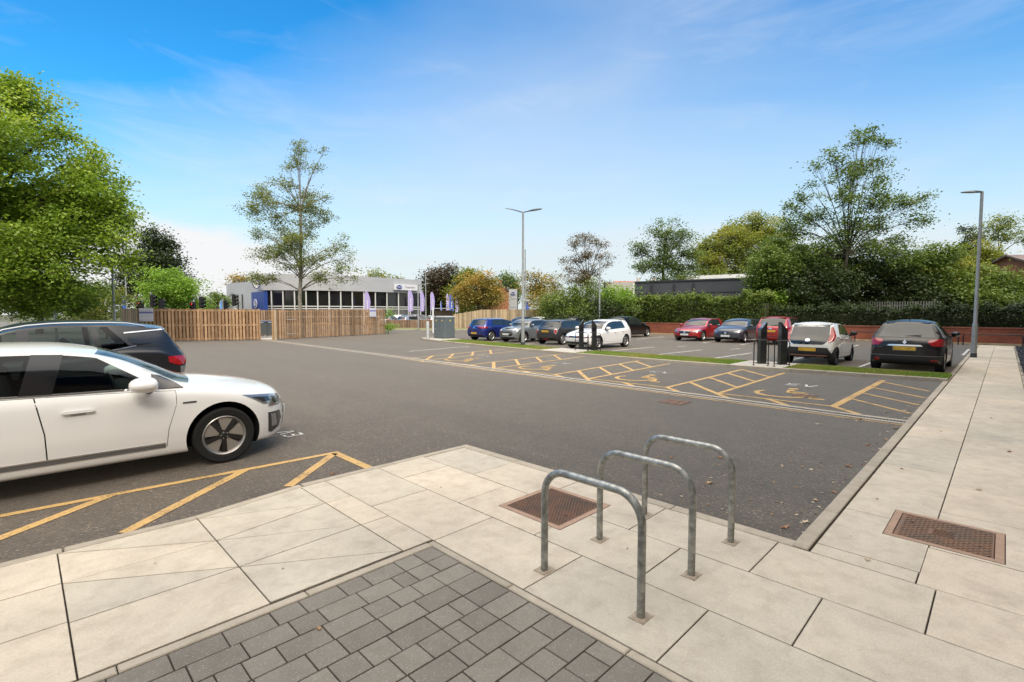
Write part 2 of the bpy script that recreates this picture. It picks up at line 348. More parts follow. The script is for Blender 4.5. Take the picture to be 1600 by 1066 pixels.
# block paving
m=M(); m.prism([(-2.5,-3),(2.12,-3),(2.12,2.96),(-2.5,2.96)],-.02,.009); struct('block_paving_joints',m,mat('brown_joint_sand',(.045,.035,.022),.95,var=.6,vs=14.))
m=M(); v=2.95; j=0
G_=.0035
while v>-2.9:
    wd=.165; x=2.108-rnd.uniform(0,.06); first=True; xs=[2.108]
    while xs[-1]>-2.4: xs.append(xs[-1]-rnd.choice((.12,.165,.165,.245,.245)))
    for a,b in zip(xs[:-1],xs[1:]): rect(b,a,v-wd,v,z=.0185+rnd.uniform(-.001,.001),ch=.0025)
    v-=wd; j+=1
struct('block_paving',m,blockm)
# grass island between the bays, with kerb, two pads
F=[(.97,16.6),(5.4,16.25),(9.5,16.3),(14.2,16.65),(19.,17.2),(24.2,18.1),(27.,18.75),(28.6,19.5)]   # v -> front edge u
B=[(.97,18.25),(14,18.35),(28.6,20.9)]
def lin(T,v):
    for (a,b),(c,d) in zip(T[:-1],T[1:]):
        if v<=c: return b+(d-b)*(v-a)/(c-a)
    return T[-1][1]
KZ=.085
m=M()
vs_=[.97]+[x*.9 for x in range(2,31)]+[27.6]
for a,b in zip(vs_[:-1],vs_[1:]):
    m.ct=rnd.random(); e=.004
    m.prism([(lin(F,a),a+e),(lin(F,b),b-e),(lin(F,b)+.125,b-e),(lin(F,a)+.125,a+e)],-.05,KZ+.012,.012)
    m.ct=rnd.random(); m.prism([(lin(B,a),a+e),(lin(B,b),b-e),(lin(B,b)-.055,b-e),(lin(B,a)-.055,a+e)],-.05,KZ+.006,.005)
m.prism([(lin(F,27.6),27.6),(lin(F,27.6)+.3,28.1),(19.9,28.5),(20.5,28.4),(lin(B,27.6),27.6),(lin(B,27.6)-.1,27.5),(20.1,28.2),(lin(F,27.6)+.13,27.5)],-.05,KZ+.01,.01)
struct('island_kerb',m,kerbm)
def strip(m,a,b,z,du0=.126,du1=.056,n=14):
    P=[(lin(F,a+(b-a)*i/n)+du0,a+(b-a)*i/n) for i in range(n+1)]+[(lin(B,b-(b-a)*i/n)-du1,b-(b-a)*i/n) for i in range(n+1)]
    m.prism(P,-.04,z)
m=M()
for a,b in ((.98,4.75),(6.35,12.9),(15.1,24.6)): strip(m,a,b,KZ-.01)
struct('island_soil',m,mat('soil',(.11,.13,.045),.95,c2=(.22,.18,.10),vs=3.))
m=M()
for a,b in ((4.75,6.35),(12.9,15.1),(24.6,27.55)): m.ct=.5; strip(m,a,b,KZ+.004)
struct('concrete_pad',m,padm)
# turf blades
def blades(name,regs,dens,h,m,kind='stuff',label=None):
    V=[];T=[]
    for fn,area in regs:
        n=int(area*dens); P=fn(n); n=len(P)
        a=nr.uniform(0,2*np.pi,n); wv=nr.uniform(.006,.013,n)*1.4; hh=nr.uniform(.5,1,n)*h
        dx=np.cos(a)*wv; dy=np.sin(a)*wv; ln=nr.normal(0,.35,(n,2))*hh[:,None]
        A=np.stack([P[:,0]-dx,P[:,1]-dy,P[:,2]],1);Bq=np.stack([P[:,0]+dx,P[:,1]+dy,P[:,2]],1);C=np.stack([P[:,0]+ln[:,0],P[:,1]+ln[:,1],P[:,2]+hh],1)
        V.append(np.stack([A,Bq,C],1).reshape(-1,3))
        patch=.48+.36*np.sin(P[:,1]*1.7+np.sin(P[:,0]*5))*np.sin(P[:,1]*.63+1)+nr.normal(0,.16,n); T.append(np.clip(patch,0,1))
    o=quadmesh(name,np.concatenate(V),np.concatenate(T),m,n=3); return tag(o,label,'grass',kind='stuff')
grassm=leafmat('turf',(.36,.29,.12),(.22,.29,.055),(.15,.26,.04),.3)
def regf(a,b):
    def fn(n):
        v=nr.uniform(a,b,n); f=np.array([lin(F,x) for x in v])+.135; bb=np.array([lin(B,x) for x in v])-.06
        return np.stack([f+(bb-f)*nr.random(n),v,np.full(n,KZ-.012)],1)
    return fn
blades('grass',[(regf(.98,4.75),6),(regf(6.35,12.9),12),(regf(15.1,24.6),17)],2600,.05,grassm,label='short green grass on the narrow island between the bays')
# ---------------------------------------------------------------- painted marks and drain
ch=lambda v: 9.84+.0435*(v-1)+.0*(v)
dm=M()
def seg(vv0,vv1,o0,o1,z,mm): mm.prism([(ch(vv0)+o0,vv0),(ch(vv0)+o1,vv0),(ch(vv1)+o1,vv1),(ch(vv1)+o0,vv1)],-.01,z)
m=M(); seg(1.06,35,.0,.1,.009,m); seg(1.06,35,.235,.36,.009,m); m.ct=.6
dr=thing('drainage_channel','long slotted drainage channel set across the car park asphalt','drain',(0,0,0))
m.obj('edging',kerbm,dr)
m=M(); seg(1.06,35,.1,.235,.0045,m); m.obj('slot',mat('drain_slot',.012,.9),dr)
m=M(); x=1.1
while x<16: m.box((ch(x)+.167,x,.0055),(.125,.022,.006)); x+=.045
while x<34.9: m.box((ch(x)+.167,x,.0055),(.125,.05,.006)); x+=.1
m.obj('grating',mat('grating_iron',(.16,.16,.16),.55,.7,var=.3),dr)
def line(mm,a,b,wd,z=.004):
    a=Vector(a);b=Vector(b);t=(b-a).normalized();q=Vector((-t.y,t.x))*wd/2
    mm.add([(*(a-q),z),(*(b-q),z),(*(b+q),z),(*(a+q),z)],[(0,1,2,3)])
Y=M(); Wm=M(); Ev=M()
yy=[1.06,6,11,16.5]
for a,b in zip(yy[:-1],yy[1:]): line(Y,(ch(a)-.11,a),(ch(b)-.11,b),.06)
bays=[(2.22,4.38,2.19,4.54),(5.60,7.84,5.75,8.21),(9.06,11.48,9.53,12.06),(12.82,15.31,13.44,16.03),(16.42,19.43,17.4,20.12)]
LU=10.8; FU=[15.9,16.0,16.2,16.45,16.8]
for i,(a,b,c,d) in enumerate(bays):
    if i==4:
        line(Y,(LU,a),(FU[i],c),.1); line(Wm,(12.7,b),(16.9,d),.1); continue
    line(Y,(LU,a),(FU[i],c),.13 if i==0 else .1,.0045); line(Y,(LU,b),(FU[i],d),.1,.0045); line(Y,(LU-.02,a),(LU-.02,b),.085,.005)
    for vv in (a+.03,(a+b)/2+.1): line(Y,(LU+.0,vv),(ch(vv-.5)+.37,vv-.52),.12,.0055)
    n0,n1,n2,n3=bays[i+1][0],b,bays[i+1][2],d
    for u in (12.03,13.31,14.65,15.9):
        k=(u-LU)/5.2; vl=n0+(n2-n0)*k; u2=u-1.36; k2=(u2-LU)/5.2; vr=n1+(n3-n1)*k2
        if u<12.1: line(Y,(u,vl),(10.22,vr-.46),.12,.0052)
        else: line(Y,(u,vl),(u2,vr),.105,.0052)
for (a,b),(c,d) in (((15.6,2.2),(14.4,1.13)),((14.25,2.2),(13.2,1.10)),((13.1,2.2),(12.1,1.1)),((12.05,2.2),(10.95,1.09))): line(Y,(a,b),(c,d),.085,.0052)
# left bays by the white car
for p,q,wd in (((-2.2,6.2),(2.76,5.89),.085),((2.74,5.92),(2.74,5.02),.1),((-.9,4.92),(.56,6.02),.1),((.52,4.9),(1.74,5.96),.1),((1.86,5.06),(2.72,5.86),.1)): line(Y,p,q,wd,.0045 if wd<.1 else .0052)
line(Y,(3.0,9.45),(-2,9.6),.09)
def symbol(mm,u,v,s,z=.006):
    'seated figure in a wheel, right = -v, up = +u'
    T=lambda x,y:(u+y*s,v-x*s)
    def pl(pts,wd):
        for a,b in zip(pts[:-1],pts[1:]): line(mm,T(*a),T(*b),wd*s,z)
    arc=[(-.12+.36*math.cos(R(t)),-.22+.36*math.sin(R(t))) for t in range(150,372,18)]
    pl(arc,.09); pl([(-.12,.32),(-.06,-.02),(.22,-.02),(.38,-.42),(.52,-.38)],.1); pl([(-.09,.12),(.16,.12)],.075)
    mm.add([(*T(-.13+.085*math.cos(R(t)),.47+.085*math.sin(R(t))),z) for t in range(0,360,40)],[list(range(9))])
def ev(mm,u,v,s,fl=1,z=.006,st=.17):
    T=lambda x,y:(u+fl*y*s,v-fl*x*s); wd=.14*s
    for a,b in (((0,0),(0,1)),((0,.93),(.55,.93)),((0,.5),(.5,.5)),((0,.07),(.55,.07)),((.8,1),(1.1,0)),((1.1,0),(1.4,1))): line(mm,T(*a),T(*b),wd,z+.0003*((a[0]+b[0])>.6))
for i,(a,b,c,d) in enumerate(bays[:4]):
    v0=(a+b+c+d)/4-.1+(.1 if i else 0); symbol(Y,12.0,v0,1.35); ev(Ev if i else Wm,13.2,v0+.5+.1*i,.42)
ev(Wm,2.86,7.12,.26,-1)
struct('yellow_bay_marking',Y,yel)
for a,b in (((18.6,3.31),(22.6,3.33)),((18.7,5.65),(22.7,5.65)),((19.0,8.0),(23.0,7.9)),((19.2,10.4),(23.2,10.26)),((19.6,12.96),(23.4,12.9)),((20,15.9),(24,15.9)),((20.3,19.2),(24,19.2)),((20.4,22.5),(24,22.5)),
  ((28.5,10.43),(33.2,10.7)),((28.7,12.68),(33.4,13.2)),((29.2,15.07),(34,15.4)),((29.6,17.6),(34.4,18.1)),((28.2,8.1),(33,8.1)),((28.1,5.7),(33,5.7)),((28,3.4),(33,3.4)),((27.9,1.2),(33,1.2)),((24.5,9.4),(25.4,9.3)),((24.6,12.2),(25.4,12.1)),((25.4,6.4),(26.2,6.3))): line(Wm,a,b,.1)
struct('white_bay_marking',Wm,wht)
fwh=bpy.data.materials.new('faded_white_paint'); fwh.use_nodes=True; paintmark(fwh,(.42,.42,.41),.46); struct('white_lettering',Ev,fwh)
# gravel bed at the right of the footway
m=M(); m.prism([(4.9,-.38),(37.2,-.38),(37.2,-3),(4.9,-3)],-.05,.005); struct('gravel_bed',m,mat('slate_bed',(.05,.055,.065),.8,var=.5,vs=25.,bump=.8,bs=40.))
n=26000; P=np.stack([nr.uniform(9,37,n),nr.uniform(-2.4,-.39,n),nr.uniform(.005,.03,n)],1)
Q=P[:,None,:]+nr.normal(0,.017,(n,4,3)); quadmesh('slate_chippings',Q.reshape(-1,3),nr.random(n),mat('slate',(.09,.10,.12),.6,tint=True)); tag(bpy.data.objects['slate_chippings'],'dark blue grey slate chippings beside the footway','gravel',kind='stuff')

# the building the footway runs along, just out of frame on the right
bt_=mat('buff_brick',(.34,.26,.19),.9,c2=(.26,.19,.14),vs=2.); bw_=mat('building_glass',(.03,.035,.04),.06,spec=.8); bf_=mat('window_frame_grey',(.12,.12,.12),.5)
ob_=thing('office_building','three storey buff brick building along the right footway and gravel bed','building',(15,-3.1,0))
m=M(); m.box((0,-4,4.9),(44,8,9.8)); m.obj('wall',bt_,ob_); m=M(); m.box((0,-4,9.93),(44.6,8.6,.25)); m.obj('roof_edge',bf_,ob_)
for z in (1.6,4.8,8.):
    for i in range(13):
        x=-20+i*3.3; m=M(); m.box((x,.0,z),(1.7,.12,1.6)); f=m.obj('window',bf_,ob_); m=M(); m.box((x,.05,z),(1.55,.05,1.45)); m.obj('pane',bw_,f)
# ------------------------------------------------------------ cars
def pchip(P,x):
    X=np.array([p[0] for p in P],float);Yv=np.array([p[1] for p in P],float); h=np.diff(X); d=np.diff(Yv)/h; n=len(X); mm=np.zeros(n)
    for i in range(1,n-1):
        if d[i-1]*d[i]>0:
            w1=2*h[i]+h[i-1];w2=h[i]+2*h[i-1]; mm[i]=(w1+w2)/(w1/d[i-1]+w2/d[i])
    mm[0]=d[0];mm[-1]=d[-1]
    x=np.clip(np.asarray(x,float),X[0],X[-1]); i=np.clip(np.searchsorted(X,x)-1,0,n-2); t=(x-X[i])/h[i]
    return (2*t**3-3*t**2+1)*Yv[i]+(t**3-2*t**2+t)*h[i]*mm[i]+(-2*t**3+3*t**2)*Yv[i+1]+(t**3-t**2)*h[i]*mm[i+1]
def crom(P,k):
    P=[np.array(p,float) for p in P]; P=[2*P[0]-P[1]]+P+[2*P[-1]-P[-2]]; o=[]
    for i in range(1,len(P)-2):
        for j in range(k):
            t=j/k; a,b,c,d=P[i-1:i+3]; o.append(.5*(2*b+(c-a)*t+(2*a-5*b+4*c-d)*t*t+(3*b-3*c+d-a)*t**3))
    o.append(P[-2]); return o
def carmats(): pass
glassd=mat('dark_window_glass',(.02,.025,.027),.04,spec=.6,coat=.35); 
glasst=bpy.data.materials.new('tinted_glass'); glasst.use_nodes=True
t_=NT(glasst.node_tree); glasst.node_tree.nodes.clear()
lw=t_.n('ShaderNodeFresnel',{'IOR':1.52}).outputs[0]
gm=t_.n('ShaderNodeMixShader',{0:t_.math('MULTIPLY',lw,1.1,clamp=True),1:t_.n('ShaderNodeBsdfTransparent',{0:g4(.42,.50,.47)}).outputs[0],2:t_.n('ShaderNodeBsdfGlossy',{'Roughness':.015}).outputs[0]})
glasst.node_tree.links.new(gm.outputs[0],t_.n('ShaderNodeOutputMaterial').inputs[0])
glassd.node_tree.nodes['Principled BSDF'].inputs['IOR'].default_value=1.52
seam=mat('panel_gap',.006,.8); tyrem=mat('tyre_rubber',(.009,.009,.009),.88,bump=.15,bs=50.); clad=mat('black_cladding',(.02,.02,.021),.6,bump=.08,bs=120.)
lampg=mat('headlamp_glass',(.30,.32,.34),.08,.55,spec=.8,coat=1.); redl=mat('tail_lamp_red',(.32,.006,.01),.12,coat=1.,var=.3,vs=18.); lampdark=mat('lamp_housing',(.05,.05,.055),.15,.4,coat=1.)
alloy=mat('alloy_wheel',(.50,.49,.48),.28,.85); alloyd=mat('dark_alloy',(.03,.03,.032),.3,.6); trimgloss=mat('gloss_black_trim',(.008,.008,.009),.12,coat=.8)
platey=mat('yellow_plate',(.55,.33,.035),.45,var=.25,vs=7.,coord='Object'); platew=mat('white_plate',(.6,.61,.6),.45,var=.15,vs=7.); seatm=mat('dark_seat_fabric',(.035,.036,.038),.85,var=.2); dashm=mat('dashboard_plastic',(.03,.032,.034),.6)
def paint(name,c,metal=0.,rough=.3,coat=1.): return mat(name,c,rough,metal,coat=coat,spec=.5)
def lens(name,poly,d,c): pass
class Car:
    def __init__(s,name,label,u,v,head,sp,group=None,dz=0.):
        s.sp=sp; s.L=sp['L'];s.hw=sp['W']/2
        s.root=thing(name,label,'car',(u,v,dz),head,group or 'cars parked in the car park')
        s.build()
    def stat(s,S,ins=0.):
        sp=s.sp; zt=float(pchip(sp['top'],S)); zb=float(pchip(sp['bot'],S)); be=min(float(pchip(sp['belt'],S)),zt-.03); w=float(pchip(sp['wid'],S))*s.hw
        if ins: zt-=ins*1.2; w-=ins; zb=max(zb+.16,.36); be=min(be,zt-.06)
        h=zt-be; k=min(1,h/.38); k=k*k*(3-2*k); fr=.45+.41*k; tum=sp.get('tum',.34)
        zr=be+h*fr; yr=.955*w-.035-tum*h*fr*.92
        side=[(.8*w,zb),(.94*w,zb+.025),(.975*w,zb+.09),(.995*w,zb+.38*(be-zb)),(1.*w,zb+.66*(be-zb)),(.988*w,be-.07),(.955*w,be),((.955*w+yr)/2+.012*k,(be+zr)/2),(yr,zr)]
        bot=[(.8*w*i/3,zb) for i in range(3)]
        sd=[tuple(p) for p in crom(side,3)]
        n=6; top=[(yr*(1-i/n),zr+(zt-zr)*(1-(1-i/n)**2.3)) for i in range(1,n+1)]
        return bot,sd,top,zr,yr
    def X(s,S,y): return s.L/2-(S+float(pchip(s.sp['warp'],S))*(y/s.hw)**2)
    def loft(s,st,ins=0.):
        m=M(); rings=[]
        for S in st:
            b,sd,tp,_,_=s.stat(S,ins); half=b+sd+tp; r=[(s.X(S,y),y,z) for y,z in half]+[(s.X(S,y),-y,z) for y,z in half[1:-1][::-1]]; rings.append((r,len(half)))
        n=len(rings[0][0]); vs=[p for r,_ in rings for p in r]; f=[]
        for i in range(len(st)-1): f+=[[i*n+k,i*n+(k+1)%n,(i+1)*n+(k+1)%n,(i+1)*n+k] for k in range(n)]
        m.add(vs,f)
        for S,i,fl in ((st[0],0,0),(st[-1],len(st)-1,1)):
            b,sd,tp,_,_=s.stat(S,ins); rows=[]
            full=lambda L: [(-y,z) for y,z in L if y>1e-6]+[(y,z) for y,z in L[::-1]]
            nb=3; cols=7
            # bottom row: -P..0..P through b; tops likewise, middles resampled to the same count
            r0=[(-sd[0][0],sd[0][1])]+[(-b[k][0],b[k][1]) for k in (2,1)]+[(0,b[0][1])]+[(b[k][0],b[k][1]) for k in (1,2)]+[sd[0]]
            rN=[(-sd[-1][0],sd[-1][1])]+[(-tp[k][0],tp[k][1]) for k in (1,3)]+[(0,tp[5][1])]+[(tp[k][0],tp[k][1]) for k in (3,1)]+[sd[-1]]
            rows=[r0]+[[(sd[j][0]*(c/3-1),sd[j][1]) for c in range(7)] for j in range(1,len(sd)-1)]+[[(sd[-1][0]*(c/3-1),sd[-1][1]) for c in range(7)]]
            vv=[(s.X(S,y),y,z) for r in rows for y,z in r]; ff=[]
            for j in range(len(rows)-1): ff+=[[j*7+c,j*7+c+1,(j+1)*7+c+1,(j+1)*7+c] for c in range(6)]
            o=len(vv)-7; nt_=len(tp)
            # crown cap between the last row and the roof arc
            arc=[(-y,z) for y,z in tp[:-1]]+[tp[-1]]+[(y,z) for y,z in tp[:-1][::-1]]
            base=len(vv); vv+=[(s.X(S,y),y,z) for y,z in arc]
            A=[o+c for c in range(7)]; ff.append(A+list(range(base,base+len(arc)))[::-1])
            m.add(vv,ff)
        me=bpy.data.meshes.new('tmp'); me.from_pydata(m.v,[],m.f)
        bm=bmesh.new(); bm.from_mesh(me); bmesh.ops.remove_doubles(bm,verts=bm.verts,dist=.0004); bmesh.ops.triangulate(bm,faces=[f for f in bm.faces if len(f.verts)>4])
        bmesh.ops.holes_fill(bm,edges=[e for e in bm.edges if len(e.link_faces)==1]); bmesh.ops.recalc_face_normals(bm,faces=bm.faces); bm.to_mesh(me); bm.free()
        return me
    def decal(s,name,P,d,m,off=.003,step=.045,parent=None,thick=.004,smooth=True):
        d=Vector(d).normalized(); P=[Vector(p) for p in P]; c=sum(P,Vector())/len(P)
        a=(Vector((0,0,1)).cross(d)); a=a.normalized() if a.length>.1 else Vector((1,0,0)); b=d.cross(a)
        q=[((p-c).dot(a),(p-c).dot(b)) for p in P]
        bm=bmesh.new(); vs=[bm.verts.new((x,y,0)) for x,y in q]; bm.faces.new(vs)
        for ax in (0,1):
            lo=min(p[ax] for p in q);hi=max(p[ax] for p in q); n=int((hi-lo)/step)
            for i in range(1,n+1):
                co_=[0,0,0]; co_[ax]=lo+(hi-lo)*i/(n+1); no=[0,0,0]; no[ax]=1
                bmesh.ops.bisect_plane(bm,geom=bm.verts[:]+bm.edges[:]+bm.faces[:],plane_co=co_,plane_no=no,dist=1e-5)
        nm={}
        for v in bm.verts:
            p=c+a*v.co.x+b*v.co.y; h,nrm,_,_=s.bvh.ray_cast(p-d*4,d)
            if h is None or abs((h-p).dot(d))>3.4: h,nrm,_,_=s.bvh.find_nearest(p)
            if nrm.dot(d)>0: nrm=-nrm
            nm[v]=nrm; v.co=h+nrm*off
        be=[e for e in bm.edges if len(e.link_faces)==1]
        for f in bm.faces: f.smooth=smooth
        r=bmesh.ops.extrude_edge_only(bm,edges=be); nv=[g for g in r['geom'] if isinstance(g,bmesh.types.BMVert)]
        bm.normal_update()
        for v in nv:
            src=min((e.other_vert(v) for e in v.link_edges if e.other_vert(v) in nm),key=lambda q_:(q_.co-v.co).length,default=None)
            if src: v.co-=nm[src]*(thick+off)
        for e in be: e.smooth=False
        bmesh.ops.recalc_face_normals(bm,faces=bm.faces)
        fs=sum((f.normal.dot(d)*f.calc_area()) for f in bm.faces)
        if fs>0: bmesh.ops.reverse_faces(bm,faces=bm.faces)
        me=bpy.data.meshes.new(name); bm.to_mesh(me); bm.free(); me.materials.append(m)
        o=bpy.data.objects.new(name,me); col.objects.link(o); o.parent=parent or s.root; return o
    def both(s,name,P,d,m,**k):
        r=[]
        for sg in (1,-1): r.append(s.decal(name,[(p[0],p[1]*sg,p[2]) for p in P],(d[0],d[1]*sg,d[2]),m,**k))
        return r
    def S(s,S,z): return (s.L/2-S,z)
    def sidep(s,pts,y=1.): return [(s.L/2-S,y,z) for S,z in pts]
    def wheel(s,S,y,sp):
        r=sp['r']; w=.205; sg=1 if y>0 else -1; nm='wheel'
        X0=s.L/2-S
        m=M(); m.lathe([(.03,-w*.3),(r*.55,-w*.3),(r*.55,w*.18),(.03,w*.18)],24,'Y'); hub=m.obj(nm,alloyd,s.root,smooth=True,fix=True)
        hub.location=(X0,y,r); hub.rotation_euler=(0,0,0 if sg>0 else math.pi)
        rim=r*sp.get('rimr',.69)
        m=M(); m.lathe([(rim,-w/2),(r*.93,-w/2-.004),(r*.985,-w/2+.018),(r,-w/2+.05),(r,w/2-.05),(r*.985,w/2-.018),(r*.93,w/2+.004),(rim+.01,w/2-.004),(rim,w/2-.02),(rim,-w/2)],48,'Y'); m.obj('tyre',tyrem,hub,smooth=30,fix=True)
        m=M(); m.lathe([(rim-.004,-w/2+.01),(rim,w/2-.018),(rim-.012,w/2-.008),(rim-.024,w/2-.02),(rim-.04,w/2-.05),(rim-.045,-w/2+.01)],48,'Y')
        st=sp.get('wheel','5'); cd=sp.get('rimm',alloy); yo=w/2-.035
        def spoke(a,w0,w1,r0,r1,y0,y1,th,mi):
            m.cm=mi; ca,sa=math.cos(a),math.sin(a); vs=[]
            for rr,ww,yy_ in ((r0,w0,y0),(r1,w1,y1)):
                for e,yy2 in ((-ww,yy_-th),(ww,yy_-th),(ww*.8,yy_),(-ww*.8,yy_)): vs.append((rr*ca-e*sa,yy2,rr*sa+e*ca))
            m.add(vs,[(0,1,2,3),(7,6,5,4),(0,4,5,1),(1,5,6,2),(2,6,7,3),(3,7,4,0)]); m.cm=0
        if st=='blade':
            for i in range(5):
                a=R(90+72*i+8); spoke(a,.03,.122,.055,rim-.018,yo-.010,yo-.002,.02,0); spoke(a+R(28),.025,.036,.03,rim-.018,yo+.006,yo+.002,.03,1)
                spoke(a+R(40),.012,.02,.05,rim-.02,yo-.03,yo-.028,.02,1)
        else:
            k=int(st); 
            for i in range(k):
                a=R(90+360*i/k); spoke(a-R(7 if k<7 else 0),.020,.016 if k<7 else .02,.04,rim-.02,yo+.004,yo-.002,.03,0)
                if k<7: spoke(a+R(7),.020,.016,.04,rim-.02,yo+.004,yo-.002,.03,0)
        m.cm=1 if st=='blade' else 0; m.lathe([(.001,yo+.014),(.028,yo+.014),(.036,yo+.006),(.05,yo+.004),(.055,yo-.04)],20,'Y'); 
        m.cm=1 if st!='blade' else 0
        for q in range(5): m.lathe([(.001,yo+.012),(.008,yo+.012),(.008,yo)],8,'Y',(.037*math.cos(R(72*q)),0,.037*math.sin(R(72*q))))
        m.obj('rim',[cd,alloyd],hub,smooth=30,fix=True)
    def build(s):
        sp=s.sp; L=s.L; hw=s.hw
        for k,dv in (('bot',[(0,.34),(.06,.24),(.25,.2),(.6,.18),(L-.7,.2),(L-.2,.24),(L-.04,.32),(L,.42)]),('wid',[(0,.80),(.05,.88),(.18,.94),(.45,.98),(.9,1.),(L-.9,1.),(L-.35,.965),(L-.08,.90),(L,.84)]),('warp',[(0,.24),(.3,.20),(1.,.14),(1.6,.1),(L*.55,0),(L-.6,-.06),(L,-.13)])): sp.setdefault(k,dv)
        ss=sorted(set([0,.012,.03,.06,.1,.15]+[round(x,3) for x in np.arange(.21,L-.2,.07)]+[L-.15,L-.1,L-.06,L-.03,L-.012,L]))
        me=s.loft(ss); bm=bmesh.new(); bm.from_mesh(me); s.bvh=BVHTree.FromBMesh(bm); bm.free()
        me.materials.append(sp['paint']); me.materials.append(seam)
        body=bpy.data.objects.new('body',me); col.objects.link(body)
        r=sp['r']; ra=r*sp.get('ar',1.12); tmp=[]; wx=sp['wx']
        def boo(m,mt):
            me2=bpy.data.meshes.new('c'); me2.from_pydata(m.v,[],m.f) if isinstance(m,M) else None
            if not isinstance(m,M): me2=m
            me2.materials.append(mt); b2=bmesh.new(); b2.from_mesh(me2); bmesh.ops.recalc_face_normals(b2,faces=b2.faces); b2.to_mesh(me2); b2.free()
            o=bpy.data.objects.new('c',me2); col.objects.link(o); tmp.append(o)
            md=body.modifiers.new('b','BOOLEAN'); md.operation='DIFFERENCE'; md.object=o; md.solver='EXACT'; md.material_mode='TRANSFER'
        for sg in (1,-1):
            for w_ in wx:
                m=M(); n=40; vs=[];f=[]
                for y in (hw*.55*sg,(hw+.3)*sg): vs+=[(L/2-w_+ra*math.cos(2*math.pi*k/n),y,r+.01+ra*math.sin(2*math.pi*k/n)) for k in range(n)]
                f=[[k,(k+1)%n,n+(k+1)%n,n+k] for k in range(n)]+[list(range(n)),list(range(n,2*n))]
                m.add(vs,f); boo(m,seam)
        wins=sp['win']; Sw0,Sw1=sp['ws']
        be=lambda S: float(pchip(sp['belt'],S))
        def up(S):
            _,_,_,zr,yr=s.stat(S); return zr-.03
        def pane(S0,S1,ang0=0,ang1=0):
            n=8; lo=[(S0+(S1-S0)*i/n,be(S0+(S1-S0)*i/n)+.035) for i in range(n+1)]; hi=[]
            for i in range(n+1):
                a=S0+ang0+(S1+ang1-S0-ang0)*i/n; hi.append((a,max(up(a),be(a)+.04)))
            return lo+hi[::-1]
        panes=[pane(*w_) for w_ in wins]
        _,_,_,zr0,yr0=s.stat(Sw0+.08);_,_,_,zr1,yr1=s.stat(Sw1); zt0=float(pchip(sp['top'],Sw0+.07));zt1=float(pchip(sp['top'],Sw1))
        X0=L/2; wsh=[(X0-Sw0,-.76*hw,zt0-.0),(X0-Sw0,0,zt0+.01),(X0-Sw0,.76*hw,zt0-.0),(X0-Sw1,yr1-.07,zr1+.02),(X0-Sw1,0,zt1-.02),(X0-Sw1,-yr1+.07,zr1+.02)]
        Sr0,Sr1=sp['rs']; zb_=float(pchip(sp['top'],Sr1));zu_=float(pchip(sp['top'],Sr0)); _,_,_,zq,yq=s.stat(Sr0)
        rw=[(X0-Sr1,-.74*hw,zb_),(X0-Sr0,-yq+.07,zu_-.05),(X0-Sr0,0,zu_-.02),(X0-Sr0,yq-.07,zu_-.05),(X0-Sr1,.74*hw,zb_),(X0-Sr1,0,zb_-.015)]
        if sp.get('open'):
            cs=sorted(set([Sw0+.12,Sw0+.2]+[round(x,2) for x in np.arange(Sw0+.3,Sr1-.25,.12)])); boo(s.loft(cs,.07),dark)
            for P in panes:
                m=M(); n=len(P); m.add([(X0-a,-2,b) for a,b in P]+[(X0-a,2,b) for a,b in P],[list(range(n)),list(range(n,2*n))]+[[k,(k+1)%n,n+(k+1)%n,n+k] for k in range(n)]); boo(m,seam)
            def sh(P,k): 
                c=sum((Vector(p) for p in P),Vector())/len(P); return [c+(Vector(p)-c)*k for p in P]
            q=sh(wsh,.93); n=len(q); m=M(); m.add([(X0-Sw0+.6,p[1],p[2]) for p in q]+[(X0-Sw1-.7,p[1],p[2]) for p in q],[list(range(n)),list(range(n,2*n))]+[[k,(k+1)%n,n+(k+1)%n,n+k] for k in range(n)]); boo(m,seam)
        bpy.context.view_layer.update()
        ev_=body.evaluated_get(bpy.context.evaluated_depsgraph_get()); nm=bpy.data.meshes.new_from_object(ev_)
        body.modifiers.clear(); body.data=nm; body.parent=s.root
        for o in tmp: bpy.data.objects.remove(o)
        nm.polygons.foreach_set('use_smooth',[True]*len(nm.polygons)); autosharp(nm,R(32))
        for w_ in wx:
            for sg in (1,-1): s.wheel(w_,sg*(hw-.125),sp)
        gl=glasst if sp.get('open') else glassd
        sides=sp.get('sides',(1,-1))
        for sg in sides:
            d=(0,-sg,0)
            if not sp.get('open'):
                a=wins[0];b_=wins[-1]; s.decal('window_surround',s.sidep([(p[0],p[1]) for p in pane(a[0]-.03,b_[1]+.03,a[2]-.0,b_[3])],sg),d,trimgloss,off=.002,step=.06)
            else:
                for p,q in zip(wins[:-1],wins[1:]):
                    n=[(p[1]-.01,be(p[1])+.03),(q[0]+.01,be(q[0])+.03),(q[0]+q[2]+.01,up(q[0]+q[2])+.005),(p[1]+p[3]-.01,up(p[1]+p[3])+.005)]; s.decal('door_pillar',s.sidep(n,sg),d,trimgloss,off=.003,step=.05)
                A=panes[0][0][0]; B_=panes[-1]; 
            for P in panes:
                s.decal('side_window',s.sidep(P if not sp.get('open') else P,sg),d,gl,off=.004 if not sp.get('open') else .002,step=.05,thick=-.0015 if sp.get('open') else .004)
            if sp.get('chrome'):
                a=wins[0][0]-.05;b_=wins[-1][1]+.02; n=14; lo=[(a+(b_-a)*i/n,be(a+(b_-a)*i/n)+.018) for i in range(n+1)]; hi=[(x,z+.014) for x,z in lo]
                s.decal('window_strip',s.sidep(lo+hi[::-1],sg),d,chrome,off=.006,step=.08)
